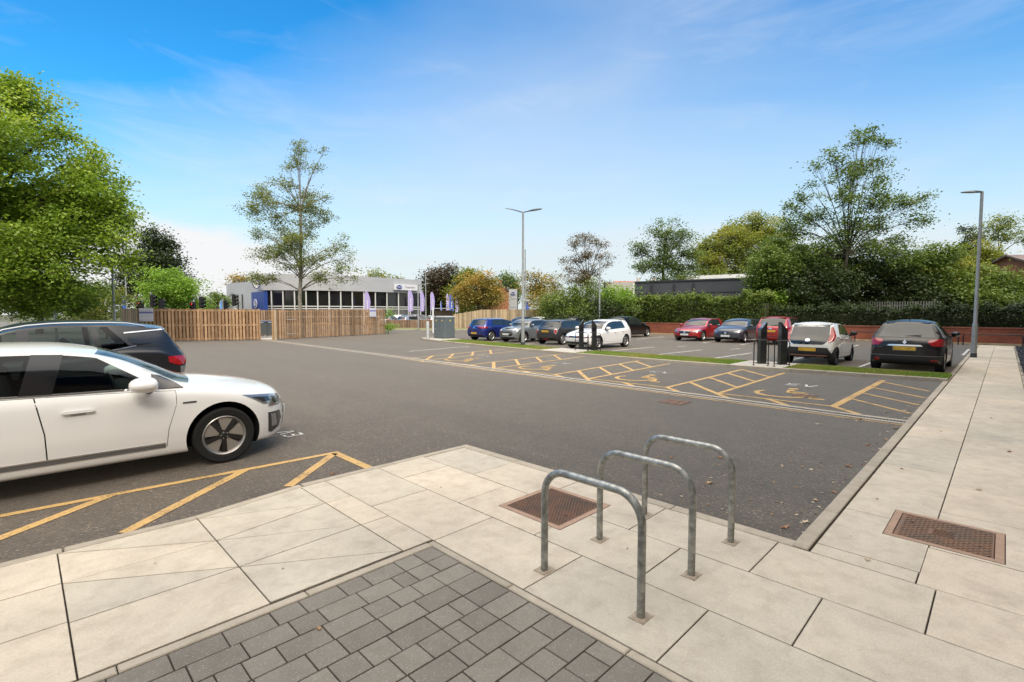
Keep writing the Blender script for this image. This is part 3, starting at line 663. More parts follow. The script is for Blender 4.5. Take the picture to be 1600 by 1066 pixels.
            for P,hs_ in sp.get('doors',[]):
                P2=[]; cx=sum(p[0] for p in P)/len(P);cz=sum(p[1] for p in P)/len(P)
                for p in P: P2.append((p[0]+(.0055 if p[0]>cx else -.0055),p[1]+(.0055 if p[1]>cz else -.0055)))
                s.decal('door_gap',s.sidep(P2,sg),d,seam,off=.0012,step=.045)
                dd=s.decal('door',s.sidep(P,sg),d,sp['paint'],off=.0045,step=.045)
                if hs_:
                    a,z=hs_; h_=s.decal('handle',s.sidep([(a-.02,z-.012),(a+.2,z-.014),(a+.215,z),(a+.2,z+.014),(a-.02,z+.012),(a-.035,z)],sg),d,sp.get('handlem',sp['paint']),off=.032,step=.04,parent=dd,thick=.012)
                    s.decal('handle_recess',s.sidep([(a+.04,z-.04),(a+.14,z-.04),(a+.16,z),(a+.14,z+.012),(a+.04,z+.012),(a+.02,z)],sg),d,mat('recess_trim',(.42,.42,.42),.5) if sp.get('light') else seam,off=.006,step=.04,parent=dd)
            for nm_,P,mt,of in sp.get('sidedec',[]): s.decal(nm_,s.sidep(P,sg),d,mt,off=of,step=.05)
            if sp.get('arch'):
                for w_ in wx:
                    n=18; a=[]; 
                    for k in range(n+1):
                        t=R(-12+204*k/n); a.append((w_+(ra+.055)*math.cos(t),r+.01+(ra+.055)*math.sin(t)))
                    for k in range(n,-1,-1):
                        t=R(-12+204*k/n); a.append((w_+(ra+.004)*math.cos(t),r+.01+(ra+.004)*math.sin(t)))
                    s.decal('wheel_arch_trim',s.sidep(a,sg),d,clad,off=.007,step=.5)
            # door mirror
            if sp.get('mirror'):
                a,z=sp['mirror']; y0=hw*.93*sg; X=X0-a; m=M(); vs=[]
                cx,cy,cz=X-.0,sg*(hw+sp.get('mo',.09)),z; n1,n2=10,14; vs=[]
                for i in range(n1+1):
                    ph=math.pi*i/n1
                    for k in range(n2):
                        th=2*math.pi*k/n2; e=.75
                        f_=lambda q: math.copysign(abs(q)**e,q)
                        xx=f_(math.cos(ph)); rr=math.sin(ph)**.8 if 0<i<n1 else 0
                        dx=xx*sp.get('ml',.12); 
                        if dx>0: dx*=.6
                        vs.append((cx+dx+(-.03 if 1 else 0),cy+rr*math.cos(th)*.115,cz+rr*math.sin(th)*(.082-.012*math.cos(th)*sg)))
                f=[[i*n2+k,i*n2+(k+1)%n2,(i+1)*n2+(k+1)%n2,(i+1)*n2+k] for i in range(n1) for k in range(n2)]
                m.add(vs,f); dmr=m.obj('door_mirror',sp.get('mirm',sp['paint']),s.root,smooth=70,fix=True)
                m=M(); m.tube([(cx-.0,y0-.03*sg,z-.085),(cx-.0,sg*(hw+.05),z-.075),(cx-.01,cy,z-.05)],[.03,.026,.04],8); m.obj('mirror_arm',clad,dmr,smooth=True)
        s.decal('windscreen',wsh,(-1,0,-.35) if sp.get('open') else (-1,0,0),gl,off=.004,step=.08,thick=-.002 if sp.get('open') else .004)
        s.decal('rear_window',rw,(1,0,0),sp.get('rglass',glassd),off=.004,step=.08)
        if sp.get('spoiler'):
            S0,ln,z,wd=sp['spoiler']; m=M(); e=hw*wd
            m.add([(X0-S0,-e,z),(X0-S0,e,z),(X0-S0-ln,e*.95,z-.03),(X0-S0-ln,-e*.95,z-.03),(X0-S0,-e,z-.05),(X0-S0,e,z-.05),(X0-S0-ln,e*.95,z-.05),(X0-S0-ln,-e*.95,z-.05)],[(0,1,2,3),(7,6,5,4),(3,2,6,7),(0,4,5,1),(1,5,6,2),(0,3,7,4)]); m.obj('spoiler',sp['paint'],s.root,fix=True)
        for it in sp.get('front',[]): # (name,[(y,z)],mat,off)
            s.decal(it[0],[(3,y,z) for y,z in it[1]],(-1,0,0),it[2],off=it[3],step=.06)
        for it in sp.get('rear',[]): s.decal(it[0],[(-3,y,z) for y,z in it[1]],(1,0,0),it[2],off=it[3],step=.06)
        for it in sp.get('fl',[]): s.both(it[0],[(X0-a,y,z) for a,y,z in it[1]],it[4] if len(it)>4 else (-1,-1,0),it[2],off=it[3],step=.04)
        for it in sp.get('rl',[]): s.both(it[0],[(X0-L+a,y,z) for a,y,z in it[1]],it[4] if len(it)>4 else (1,-1,0),it[2],off=it[3],step=.04)
        # plates
        zf,zr_=sp.get('plates',(.42,.5))
        if zf: 
            h,_,_,_=s.bvh.ray_cast(Vector((4,0,zf)),Vector((-1,0,0))); m=M(); m.box((h.x+.012,0,zf),(.014,.52,.112)); m.obj('number_plate',platew,s.root)
        if zr_:
            h,_,_,_=s.bvh.ray_cast(Vector((-4,0,zr_)),Vector((1,0,0))); m=M(); m.box((h.x-.012,0,zr_),(.014,.52,.112)); m.obj('number_plate',sp.get('rplate',platey),s.root)
        if sp.get('wiper'):
            z=zb_+.05; h,_,_,_=s.bvh.ray_cast(Vector((-4,.0,z)),Vector((1,0,0))); m=M(); m.tube([(h.x-.02,0,z-.02),(h.x-.015,-.36,z+.015)],.012,6); m.obj('rear_wiper',clad,s.root)
        if sp.get('rails'):
            for sg in (1,-1):
                pts=[]
                for i in range(9):
                    S=sp['rails'][0]+(sp['rails'][1]-sp['rails'][0])*i/8; _,_,_,zz_,yy_=s.stat(S); pts.append((X0-S,sg*(yy_-.03),zz_+ (.035 if 0<i<8 else .01)))
                m=M(); m.tube(pts,.014,8); m.obj('roof_rail',sp.get('railm',steel),s.root,smooth=True)
        if sp.get('aerial'):
            S=sp['aerial']; z=float(pchip(sp['top'],S)); m=M(); m.tube([(X0-S,0,z-.01),(X0-S-.12,0,z+.09)],[.012,.004],6); m.obj('aerial',clad,s.root)
        # seats and dash seen through open windows
        if sp.get('open'):
            dS=Sw0+.62
            m=M(); m.bbox((X0-Sw0-.48,0,.83),(.42,hw*1.6,.2),b=.05); m.obj('dashboard',dashm,s.root,smooth=50)
            m=M(); m.bbox((X0-dS-1.0,0,.5),(2.6,hw*1.5,.2),b=.02); m.obj('cabin_floor',dark,s.root)
            pts=[(.17*math.cos(R(t))*.35,.17*math.sin(R(t))*1.0,.17*math.cos(R(t))) for t in range(0,361,20)]
            m=M(); m.tube([(X0-dS-.12+p[0]*-1,-.36+p[1],.93+p[2]) for p in pts],.016,8,cap=False); m.tube([(X0-dS-.12,-.36,.93),(X0-dS+.2,-.36,.85)],.03,8); m.obj('steering_wheel',dashm,s.root,smooth=True)
            for q,(a,y) in enumerate(((dS+.62,.38),(dS+.62,-.38),(dS+1.45,.4),(dS+1.45,-.4))):
                m=M(); m.bbox((X0-a+.02,y,.60),(.5,.5,.16),b=.05); st_=m.obj('seat',seatm,s.root,smooth=50)
                m=M(); m.bbox((0,0,.28),(.13,.48,.6),b=.05); bk=m.obj('backrest',seatm,st_,smooth=50); bk.location=(X0-a-.27,y,.62); bk.rotation_euler=(0,R(-14),0)
                m=M(); m.bbox((0,0,0),(.09,.26,.17),b=.035); m.tube([(0,-.06,-.16),(0,-.06,0)],.006,6);m.tube([(0,.06,-.16),(0,.06,0)],.006,6); hr=m.obj('headrest',seatm,st_,smooth=50); hr.location=(X0-a-.42,y,1.25); hr.rotation_euler=(0,R(-10),0)
# ------------------------------------------------------------ the individual cars.  S runs from the nose backwards
PW=paint('white_car_paint',(.78,.775,.765),0,.28); PB=paint('black_car_paint',(.005,.005,.006),0.,.25,.25); PK=paint('dark_grey_car_paint',(.012,.012,.014),.1,.3,.6); PU=paint('blue_car_paint',(.018,.03,.20),.45,.3)
PG=paint('grey_car_paint',(.20,.21,.215),.35,.32); PD=paint('charcoal_car_paint',(.03,.03,.031),.2,.32,.7); PR=paint('red_car_paint',(.34,.012,.018),.2,.28); PN=paint('graphite_car_paint',(.06,.065,.085),.45,.3); PS=paint('silver_car_paint',(.45,.46,.47),.6,.3)
def H(a,b,c,dd): return [(a,b),(a,dd),(c,dd),(c,b)]
# 1 foreground liftback
sp=dict(L=4.47,W=1.82,r=.325,wx=(.89,3.59),paint=PW,open=True,light=True,chrome=True,wheel='blade',rimr=.72,ar=1.2,rimm=mat('machined_alloy',(.40,.385,.37),.35,.75),
 top=[(0,.56),(.03,.66),(.12,.76),(.35,.86),(.7,.935),(1.0,.98),(1.14,1.0),(1.45,1.16),(1.8,1.325),(2.05,1.40),(2.35,1.443),(2.7,1.452),(3.1,1.425),(3.5,1.34),(3.95,1.2),(4.25,1.10),(4.40,1.04),(4.47,.8)],
 belt=[(0,.50),(.12,.68),(.35,.76),(.7,.84),(1.1,.895),(1.5,.92),(2.5,.945),(3.5,.985),(4.2,1.0),(4.47,.76)],tum=.36,
 bot=[(0,.34),(.04,.22),(.14,.165),(.5,.16),(1.2,.18),(3.9,.2),(4.3,.27),(4.47,.42)],
 wid=[(0,.70),(.03,.80),(.1,.88),(.25,.95),(.6,.99),(1,1.),(3.4,1.),(4.0,.97),(4.3,.92),(4.47,.82)],
 warp=[(0,.34),(.3,.30),(1.,.2),(1.6,.13),(2.6,0),(3.8,-.06),(4.47,-.13)],
 ws=(1.08,1.98),rs=(3.35,4.15),
 win=[(1.5,2.36,.50,-.10),(2.57,3.2,-.10,-.1),(3.27,3.52,-.1,-.16)],
 doors=[([(1.36,.90),(1.36,.76),(1.44,.50),(1.46,.32),(2.40,.33),(2.41,.60),(2.47,.95),(1.9,.93)],(2.08,.79)),([(2.481,.95),(2.421,.60),(2.411,.33),(3.1,.34),(3.42,.62),(3.45,.97),(3.0,.965)],(3.12,.83))],
 sidedec=[('mirror_gusset',[(1.28,.925),(1.56,.94),(1.56,1.09),(1.48,1.06),(1.36,.985)],trimgloss,.014),('sill_moulding',[(1.47,.335),(2.5,.345),(3.1,.345),(3.12,.31),(2.5,.305),(1.47,.30)],mat('grey_trim',(.12,.12,.125),.4),.007),('sill_strip',[(1.47,.352),(2.5,.36),(3.1,.36),(3.1,.347),(2.5,.347),(1.47,.339)],steel,.010),('badge',[(1.17,.755),(1.30,.755),(1.30,.773),(1.17,.773)],mat('badge_grey',(.12,.12,.13),.3,.6),.005)],
 mirror=(1.60,1.005),mo=.115,ml=.155,plates=(.44,.6),handlem=PW,
 fl=[('headlight',[(.66,.9,.775),(.30,.80,.735),(.08,.62,.69),(.08,.60,.60),(.24,.74,.585),(.44,.86,.64)],lampg,.005,(-.55,-1,0)),
     ('lamp_bezel',[(.54,.9,.735),(.36,.8,.71),(.33,.8,.66),(.44,.86,.665)],lampdark,.009,(-.55,-1,0)),('lamp_projector',[(.30,.80,.705),(.17,.7,.685),(.15,.68,.63),(.28,.8,.625)],lampdark,.010,(-.55,-1,0)),('lamp_strip',[(.36,.84,.615),(.14,.68,.61),(.14,.68,.598),(.36,.84,.60)],chrome,.012,(-.55,-1,0)),
     ('daytime_lamp',[(.40,.79,.515),(.20,.68,.51),(.17,.66,.40),(.22,.7,.31),(.34,.80,.26),(.39,.8,.28)],lampdark,.006,(-.55,-1,0)),('fog_lamp',[(.355,.79,.49),(.32,.7,.49),(.31,.66,.34),(.34,.8,.33)],steel,.010,(-.55,-1,0))],
 front=[('grille',[(-.55,.62),(.55,.62),(.42,.5),(-.42,.5)],trimgloss,.004),('lower_intake',H(-.5,.38,.5,.29),clad,.005)],
 rl=[('tail_light',[(.05,.5,.93),(.3,.86,.9),(.3,.88,.78),(.03,.5,.8)],redl,.006,(1,-.6,0))])
INT=sp
Car('white_car','white liftback car with two-tone five-spoke wheels nearest the camera at the left',.31,7.29,0,INT)
PANEL=mat('plate_holder_dark',(.03,.03,.03),.5)
# 2 dark sport utility car behind it, tail to the right
sp=dict(L=4.54,W=1.87,r=.36,wx=(.9,3.58),bot=[(0,.4),(.06,.26),(.25,.22),(3.9,.22),(4.25,.34),(4.45,.55),(4.54,.82)],paint=PK,open=True,chrome=False,wheel='5',arch=True,
 top=[(0,.72),(.05,.88),(.4,.99),(1.0,1.07),(1.3,1.11),(1.6,1.25),(2.05,1.48),(2.45,1.61),(2.9,1.65),(3.5,1.63),(3.95,1.575),(4.22,1.52),(4.25,1.47),(4.33,1.34),(4.45,1.16),(4.5,1.09),(4.54,1.02)],
 belt=[(0,.66),(.2,.84),(.6,.94),(1.2,1.0),(2.5,1.03),(3.1,1.06),(3.6,1.16),(4.1,1.14),(4.54,.96)],tum=.34,
 ws=(1.25,2.2),rs=(4.24,4.47),rails=(2.0,3.9),railm=chrome,
 win=[(1.65,2.4,.45,-.03),(2.5,3.25,-.02,-.06),(3.31,3.68,-.06,-.28)],
 doors=[([(1.4,1.0),(1.42,.6),(1.5,.36),(2.5,.37),(2.5,.7),(2.47,1.02)],(2.2,.86)),([(2.48,1.02),(2.51,.7),(2.51,.37),(3.15,.37),(3.42,.7),(3.5,1.09),(3.1,1.05)],(3.2,.9))],
 sidedec=[('sill_cladding',[(1.35,.34),(3.2,.34),(3.2,.2),(1.35,.2)],clad,.008),('window_strip',[(2.9,1.062),(3.3,1.12),(3.75,1.21),(3.75,1.23),(3.3,1.14),(2.9,1.08)],chrome,.012),('spoiler_blade',[(3.6,1.44),(4.2,1.49),(4.2,1.475),(3.6,1.42)],chrome,.012),('rear_quarter_window',[(3.62,1.36),(3.98,1.26),(3.74,1.22)],trimgloss,.006)],
 mirror=(1.62,1.1),
 rl=[('tail_light',[(.0,.35,.98),(.0,.6,1.02),(.35,.9,1.02),(.32,.93,.92),(.18,.9,.86),(0,.7,.9)],redl,.008,(.8,-1,0)),('rear_reflector',[(.02,.55,.86),(.14,.9,.84),(.12,.9,.62),(.03,.6,.58)],lampg,.006,(.8,-1,0))],
 plates=(0,.72))
Car('dark_car','dark grey sport utility car with silver roof rails standing beyond the white liftback',2.1-2.25+.02,10.95,math.pi,sp)
def hatch(L,W,H,r,pt,**k):
    fo=k.pop('fo',.82); ro=k.pop('ro',.75); hz=k.pop('hz',.97); w0=k.pop('w0',1.12); w1=k.pop('w1',1.95); rt=k.pop('rt',L-.5); zb=k.pop('zb',1.0); tb=k.pop('tb',L-.12); be=k.pop('be',.92); nz=k.pop('nz',.66)
    d=dict(L=L,W=W,r=r,wx=(fo,L-ro),paint=pt,
     top=[(0,nz-.14),(.04,nz),(.25,nz+(hz-nz)*.45),(.6,nz+(hz-nz)*.75),(w0-.08,hz),(w0+.1,hz+.035),((w0+w1)/2,hz+(H-hz)*.55),(w1,H-.07),(w1+.4,H-.005),((w1+rt)/2+.3,H),(rt-.05,H-.06),(rt+.02,H-.085),((rt+tb)/2+.02,(H-.085+zb)/2),(tb,zb),(L-.03,zb-.09),(L,zb-.24)],
     belt=[(0,nz-.18),(.2,nz+.02),(.6,nz+.12),(w0,be-.03),(w1,be),(L-.9,be+.05),(L-.25,be+.07),(L,zb-.3)],
     ws=(w0,w1),rs=(rt+.02,tb-.01),
     win=[(w0+.25,w1+.42,(w1-w0)*.55,-.03),(w1+.5,L-.85,-.02,-.14)],mirror=(w0+.32,be+.09),
     doors=[([(w0+.1,be-.03),(w0+.12,.6),(w0+.2,.36),(w1+.48,.36),(w1+.5,.6),(w1+.47,be)],(w1+.22,be-.12)),([(w1+.48,be),(w1+.51,.6),(w1+.49,.36),(L-ro-.45,.36),(L-ro-.2,.62),(L-ro-.1,be+.03)],(L-ro-.4,be-.09))],
     sidedec=[('lower_trim',[(fo+r+.06,.25),(L-ro-r-.06,.25),(L-ro-r-.06,.2),(fo+r+.06,.2)],clad,.006)],
     spoiler=(rt-.16,.2,H-.062,.74),plates=(.44,.62))
    d.update(k); return d
def lampsF(z0,z1,a=.5,y0=.45,y1=.86,mt=None): return [('headlight',[(a,y1+.03,z1+.05),(.2,y1-.06,z1+.02),(.05,y0,z1-.05),(.05,y0+.03,z0),(.2,y1-.05,z0+.01),(a*.7,y1+.02,z0+.06)],mt or lampg,.006,(-1,-.8,0))]
def lampsR(z0,z1,a=.32,y0=.5,y1=.85): return [('tail_light',[(.02,y0,z1-.02),(.1,y1-.04,z1),(a,y1+.04,z1),(a*.8,y1+.04,z0+.02),(.08,y1-.04,z0),(.02,y0+.04,z0+.02)],redl,.007,(1,-.7,0))]
# 3 blue
sp=hatch(4.26,1.8,1.46,.325,PU,hz=.98,wheel='10',rl=lampsR(.80,.92,.4,.42),rear=[('bumper_trim',H(-.62,.42,.62,.24),clad,.006),('tailgate_gap',H(-.6,.565,.6,.558),seam,.004),('emblem',[(.06*math.cos(R(t)),.86+.05*math.sin(R(t))) for t in range(0,360,45)],chrome,.01)],wiper=True,plates=(.44,.5),zb=1.0)
Car('blue_car','blue hatchback seen from behind beside the grey cabinet',20.55+2.13,24.0,0,sp)
# 4 grey small car facing us
mini=dict(hz=.98,w0=1.02,w1=1.5,rt=3.3,tb=3.62,zb=.98,be=.95,nz=.78,fo=.75,ro=.6)
ovl=lambda cy,cz,ry,rz,n=16: [(cy+ry*math.cos(2*math.pi*i/n),cz+rz*math.sin(2*math.pi*i/n)) for i in range(n)]
def ov3(S,y,z,ry,rz,n=16): return [(S,y+ry*math.cos(2*math.pi*i/n),z+rz*math.sin(2*math.pi*i/n)) for i in range(n)]
sp=hatch(3.83,1.73,1.41,.31,PG,arch=True,aerial=None,wheel='10',**mini,win=[(1.25,2.35,.16,-.02),(2.42,3.2,-.02,-.03)],tum=.26,
 doors=[([(1.12,.92),(1.14,.6),(1.22,.33),(2.35,.33),(2.38,.6),(2.38,.95)],(2.1,.84))],
 front=[('grille',[(-.42,.66),(.42,.66),(.5,.55),(.44,.40),(-.44,.40),(-.5,.55)],trimgloss,.006),('lower_intake',H(-.6,.33,.6,.24),clad,.006),('grille_bar',H(-.44,.575,.44,.55),chrome,.014),('bonnet_scoop',H(-.2,.87,.2,.82),seam,.01)],
 fl=[('headlight_rim',ov3(.2,.60,.72,.155,.13),chrome,.006,(-1,-.45,.1)),('headlight',ov3(.2,.60,.72,.125,.105),lampg,.016,(-1,-.45,.1)),('fog_lamp',ov3(.1,.6,.42,.06,.06),lampg,.01,(-1,-.4,0))],plates=(.5,.5))
Car('grey_car','small grey three-door car facing the camera with round chrome headlights',20.75+1.92,21.3,math.pi,sp)
# 5 black one, tail towards us
sp=hatch(3.83,1.73,1.41,.31,PD,arch=True,wheel='10',**mini,win=[(1.25,2.35,.16,-.02),(2.42,3.2,-.02,-.03)],tum=.26,
 doors=[([(1.12,.92),(1.14,.6),(1.22,.33),(2.35,.33),(2.38,.6),(2.38,.95)],(2.1,.84))],
 rear=[('bumper_trim',[(-.6,.4),(.6,.4),(.5,.2),(-.5,.2)],clad,.006),('tailgate_gap',H(-.55,.585,.55,.577),seam,.004),('reflector',H(-.2,.36,.2,.28),redl,.01)],
 rl=[('tail_light_rim',ov3(.1,.68,.76,.10,.15),chrome,.008,(1,-.35,0)),('tail_light',ov3(.1,.68,.76,.075,.125),redl,.018,(1,-.35,0))],wiper=True,plates=(.5,.76))
Car('black_car','small dark three-door car seen from behind with chrome ringed tail lights',20.75+1.92,18.15,0,sp)
# 6 white hatchback facing us
GW=hatch(4.05,1.75,1.455,.325,PW,hz=.95,wheel='5',open=False,
 front=[('grille',[(-.42,.645),(.42,.645),(.42,.56),(-.42,.56)],trimgloss,.006),('grille_strip',H(-.75,.60,.75,.588),redl,.012),('lower_intake',[(-.72,.38),(.72,.38),(.6,.22),(-.6,.22)],trimgloss,.006),('emblem',ovl(0,.61,.06,.05),chrome,.02)],
 fl=lampsF(.56,.64,.45,.44,.84,lampdark),plates=(.44,.6),zb=1.0)
Car('white_hatchback','white hatchback facing the camera behind the left pair of black charging posts',19.15+2.03,14.85,math.pi,GW)
# 7 red, far row
sp=hatch(4.37,1.8,1.46,.33,PR,hz=.95,w0=1.2,w1=2.1,wheel='5',rails=(2.2,3.6),
 front=[('grille',[(-.4,.64),(.4,.64),(.3,.48),(-.3,.48)],trimgloss,.006),('grille_rim',H(-.4,.655,.4,.64),chrome,.012),('lower_intake',H(-.75,.34,.75,.22),clad,.006),('emblem',ovl(0,.57,.07,.05),chrome,.02)],
 fl=lampsF(.58,.70,.6,.48,.86),plates=(.43,.6))
Car('red_car','bright red hatchback facing the camera by the brick wall beside a dark car',29.7+2.18,14.3,math.pi,sp)
# 8 dark grey, far row
sp=hatch(4.31,1.77,1.46,.32,PN,hz=1.0,w0=1.02,w1=1.9,nz=.72,wheel='5',
 front=[('grille',[(-.22,.66),(.22,.66),(.17,.53),(-.17,.53)],trimgloss,.006),('emblem',ovl(0,.59,.06,.045),chrome,.02),('lower_intake',H(-.7,.34,.7,.22),clad,.006)],
 fl=lampsF(.60,.74,.6,.5,.84),plates=(.42,.6))
Car('graphite_car','dark graphite hatchback facing the camera between the two red cars',29.7+2.15,11.75,math.pi,sp)
# 9 red tall car, tail towards us
sp=hatch(4.2,1.78,1.6,.33,PR,hz=1.05,zb=1.05,be=1.0,rt=3.65,wheel='5',
 rear=[('bumper_trim',H(-.7,.62,.7,.6),seam,.004),('bumper_strip',H(-.8,.5,.8,.46),clad,.006),('emblem',ovl(0,.92,.09,.04),chrome,.015)],rl=lampsR(.92,1.16,.25,.62,.84),wiper=True,plates=(.5,.78))
Car('red_tall_car','taller red hatchback seen from behind the right pair of black charging posts',29.3+2.1,9.15,0,sp)
# 10 white city car, tail towards us
sp=hatch(3.46,1.62,1.46,.29,paint('off_white_car_paint',(.80,.80,.77),0,.3),hz=.98,w0=.82,w1=1.55,rt=2.93,tb=3.31,zb=.92,be=.95,nz=.74,fo=.68,ro=.44,wheel='5',rimm=alloyd,
 win=[(1.05,1.9,.35,-.02),(1.97,2.62,-.02,-.3)],doors=[([(.95,.9),(.97,.6),(1.05,.36),(1.92,.36),(1.95,.6),(1.92,.95)],(1.68,.85)),([(1.93,.95),(1.96,.6),(1.93,.36),(2.45,.36),(2.6,.65),(2.66,1.0)],(2.45,.9))],
 rear=[('tailgate_panel',[(-.62,1.02),(.62,1.02),(.60,.84),(.5,.74),(.42,.70),(-.42,.70),(-.5,.74),(-.60,.84)],trimgloss,.009),('bumper_trim',[(-.58,.60),(.58,.60),(.72,.36),(.66,.27),(-.66,.27),(-.72,.36)],clad,.007),('bumper_accent',[(-.55,.345),(.55,.345),(.60,.31),(-.60,.31)],mat('orange_accent',(.5,.25,.18),.4),.012),('emblem',ovl(0,.83,.075,.05),chrome,.02)],
 rl=[('tail_light',[(.30,.66,1.30),(.26,.72,1.30),(.2,.82,1.0),(.1,.78,.84),(.03,.62,.76),(.06,.62,.86),(.14,.66,1.02)],redl,.014,(1,-.35,0)),('door_mirror_cap',[(2.3,.85,.9),(2.2,.85,.9),(2.2,.85,.95)],clad,.004,(0,-1,0))],
 mirm=clad,plates=(.5,.53),spoiler=(2.80,.15,1.405,.72))
sp['rl']=sp['rl'][:1]
Car('white_city_car','small white city car seen from behind with tall red corner lights',19.0+1.73,4.75,0,sp)
# 11 black crossover
sp=hatch(4.12,1.79,1.57,.345,PB,tum=.58,hz=1.06,zb=1.04,be=1.0,rt=3.55,tb=3.93,nz=.8,arch=True,wheel='5',
 win=[(1.4,2.35,.45,-.03),(2.43,3.2,-.02,-.2)],
 rear=[('bumper_trim',[(-.86,.50),(.86,.50),(.8,.24),(-.8,.24)],clad,.007),('bumper_edge',H(-.84,.52,.84,.50),mat('grey_trim',(.12,.12,.125),.4),.012),('plate_garnish',[(-.36,.83),(.36,.83),(.42,.79),(-.42,.79)],chrome,.022),('plate_surround',[(-.3,.80),(.3,.80),(.27,.645),(-.27,.645)],mat('grey_trim',(.12,.12,.125),.4),.006),('emblem',[(0,.96),(.05,.90),(0,.84),(-.05,.90)],chrome,.02),('fog_reflector',ovl(.66,.38,.07,.045),redl,.014),('fog_reflector',H(-.74,.41,-.6,.36),redl,.014)],
 rl=[('tail_light',[(.1,.50,.89),(.1,.56,.97),(.2,.80,1.0),(.42,.92,.98),(.36,.93,.82),(.2,.85,.79),(.1,.62,.80)],redl,.012,(1,-.55,0))],
 wiper=True,plates=(.5,.72),spoiler=(3.4,.17,1.50,.60),aerial=3.2,mirm=PB)
Car('black_crossover','black crossover seen from behind on the bay beside the right footway',18.5+2.06,2.08,0,sp)
# half hidden cars of the far row
def plain(pt,**k): return hatch(4.2,1.78,k.pop('H',1.48),.32,pt,**k)
Car('white_parked_car','white car whose roof shows above the blue and grey cars',30.3+2.1,29.3,math.pi,plain(PW,fl=lampsF(.6,.7)))
Car('dark_parked_car','dark car roof just left of the white roof beyond the blue car',31.6+2.1,32.4,math.pi,plain(PB,fl=lampsF(.6,.7)))
Car('silver_parked_car','grey car roof showing above the small dark three-door car',30.6+2.1,25.6,math.pi,plain(PN,H=1.55,fl=lampsF(.6,.7)))
Car('black_parked_car','dark car mostly hidden behind the white hatchback at the end of the brick wall',30.3+2.1,20.0,0,plain(PB,H=1.56,rl=lampsR(.85,1.0)))
Car('blue_parked_car','blue car peeping in at the left edge beyond the dark sport utility car',-2.25,14.7,math.pi,plain(PU,H=1.5,rl=lampsR(.85,1.0)))
# ------------------------------------------------------------ hoops, covers, posts, cabinet
def hoop(v0,v1,u,z0,h,r,rad,mt,name,label,cat,group,plates=True,ax='v'):
    t=thing(name,label,cat,(u,(v0+v1)/2,z0),0 if ax=='v' else R(90),group); w_=abs(v1-v0)/2; pts=[(0,w_,-.02),(0,w_,h*.3),(0,w_,h-rad)]
    for k in range(1,9): a=R(90*k/8); pts.append((0,w_-rad+rad*math.cos(a),h-rad+rad*math.sin(a)))
    pts.append((0,0,h)); pts+=[(0,-p[1],p[2]) for p in pts[:-1][::-1]]
    m=M(); m.tube(pts,r,16); m.obj('tube',mt,t,smooth=True)
    if plates:
        for sg in (1,-1):
            m=M(); m.box((0,sg*w_,.0015),(.115,.095,.005)); m.obj('foot_infill',mat('mortar_patch',(.34,.28,.215),.9,var=.3,vs=18.),t)
    return t
for u,lb in ((2.445,'nearest galvanised steel cycle hoop, in front of the other two'),(3.085,'middle galvanised steel cycle hoop'),(3.75,'farthest galvanised steel cycle hoop, beside the asphalt edge')):
    hoop(1.405,2.135,u,ZP,.70,.024,.17,galv,'cycle_hoop',lb,'bike rack','cycle hoops on the paving')
rust=mat('rusty_iron',(.10,.075,.06),.8,.3,c2=(.19,.10,.065),vs=6.,bump=.3,bs=50.); iron=mat('worn_iron',(.17,.13,.105),.7,.35,c2=(.27,.15,.09),vs=5.,bump=.3,bs=60.)
frm=mat('rusty_frame',(.33,.22,.16),.8,.1,c2=(.42,.28,.2),vs=14.)
def cover(h,label,mt,studs,name='manhole_cover'):
    a,b,c,d=h; t=thing(name,label,'manhole cover',((a+b)/2,(c+d)/2,0)); L_,W_=b-a-.012,d-c-.012
    m=M(); e=.05; 
    for cc,dd in (((0,W_/2-e/2),(L_,e)),((0,-W_/2+e/2),(L_,e)),((L_/2-e/2,0),(e,W_-2*e)),((-L_/2+e/2,0),(e,W_-2*e))): m.box((cc[0],cc[1],ZP-.012),(dd[0]-.001,dd[1]-.001,.028))
    m.obj('frame',frm,t)
    m=M(); m.bbox((0,0,ZP-.0125),(L_-2*e-.008,W_-2*e-.008,.022),b=.003)
    if studs=='dots':
        x=-L_/2+e+.03; k=0
        while x<L_/2-e-.02:
            y=-W_/2+e+.03+(.0125 if k%2 else 0)
            while y<W_/2-e-.02: m.bbox((x,y,ZP+.001),(.014,.014,.006),b=.003); y+=.03
            x+=.024;k+=1
    else:
        x=-L_/2+e+.03;k=0
        while x<L_/2-e-.02:
            y=-W_/2+e+.03; j=0
            while y<W_/2-e-.02:
                if not (abs(x)<.08 and abs(y)<.09): m.bbox((x,y,ZP+.001),(.03,.009,.006),R(45 if (j+k)%2 else -45),b=.002)
                y+=.028;j+=1
            x+=.028;k+=1
        for i in range(5): m.box((-.06+.03*i,0,ZP+.002),(.010,.14-.02*(i%2),.005))
    m.obj('lid',mt,t)
    m=M(); m.lathe([(.001,ZP+.0003),(.014,ZP+.0003)],12,'Z',(L_*.0+.1,W_*.3,0)); m.lathe([(.001,ZP+.0003),(.014,ZP+.0003)],12,'Z',(-.1,-W_*.3,0)); m.obj('key_hole',dark,t)
cover(MH1,'rusty orange studded square cover set in the slabs behind the cycle hoops',rust,'dots')
cover(MH2,'brown chequered rectangular cover set in the right footway slabs',iron,'tread')
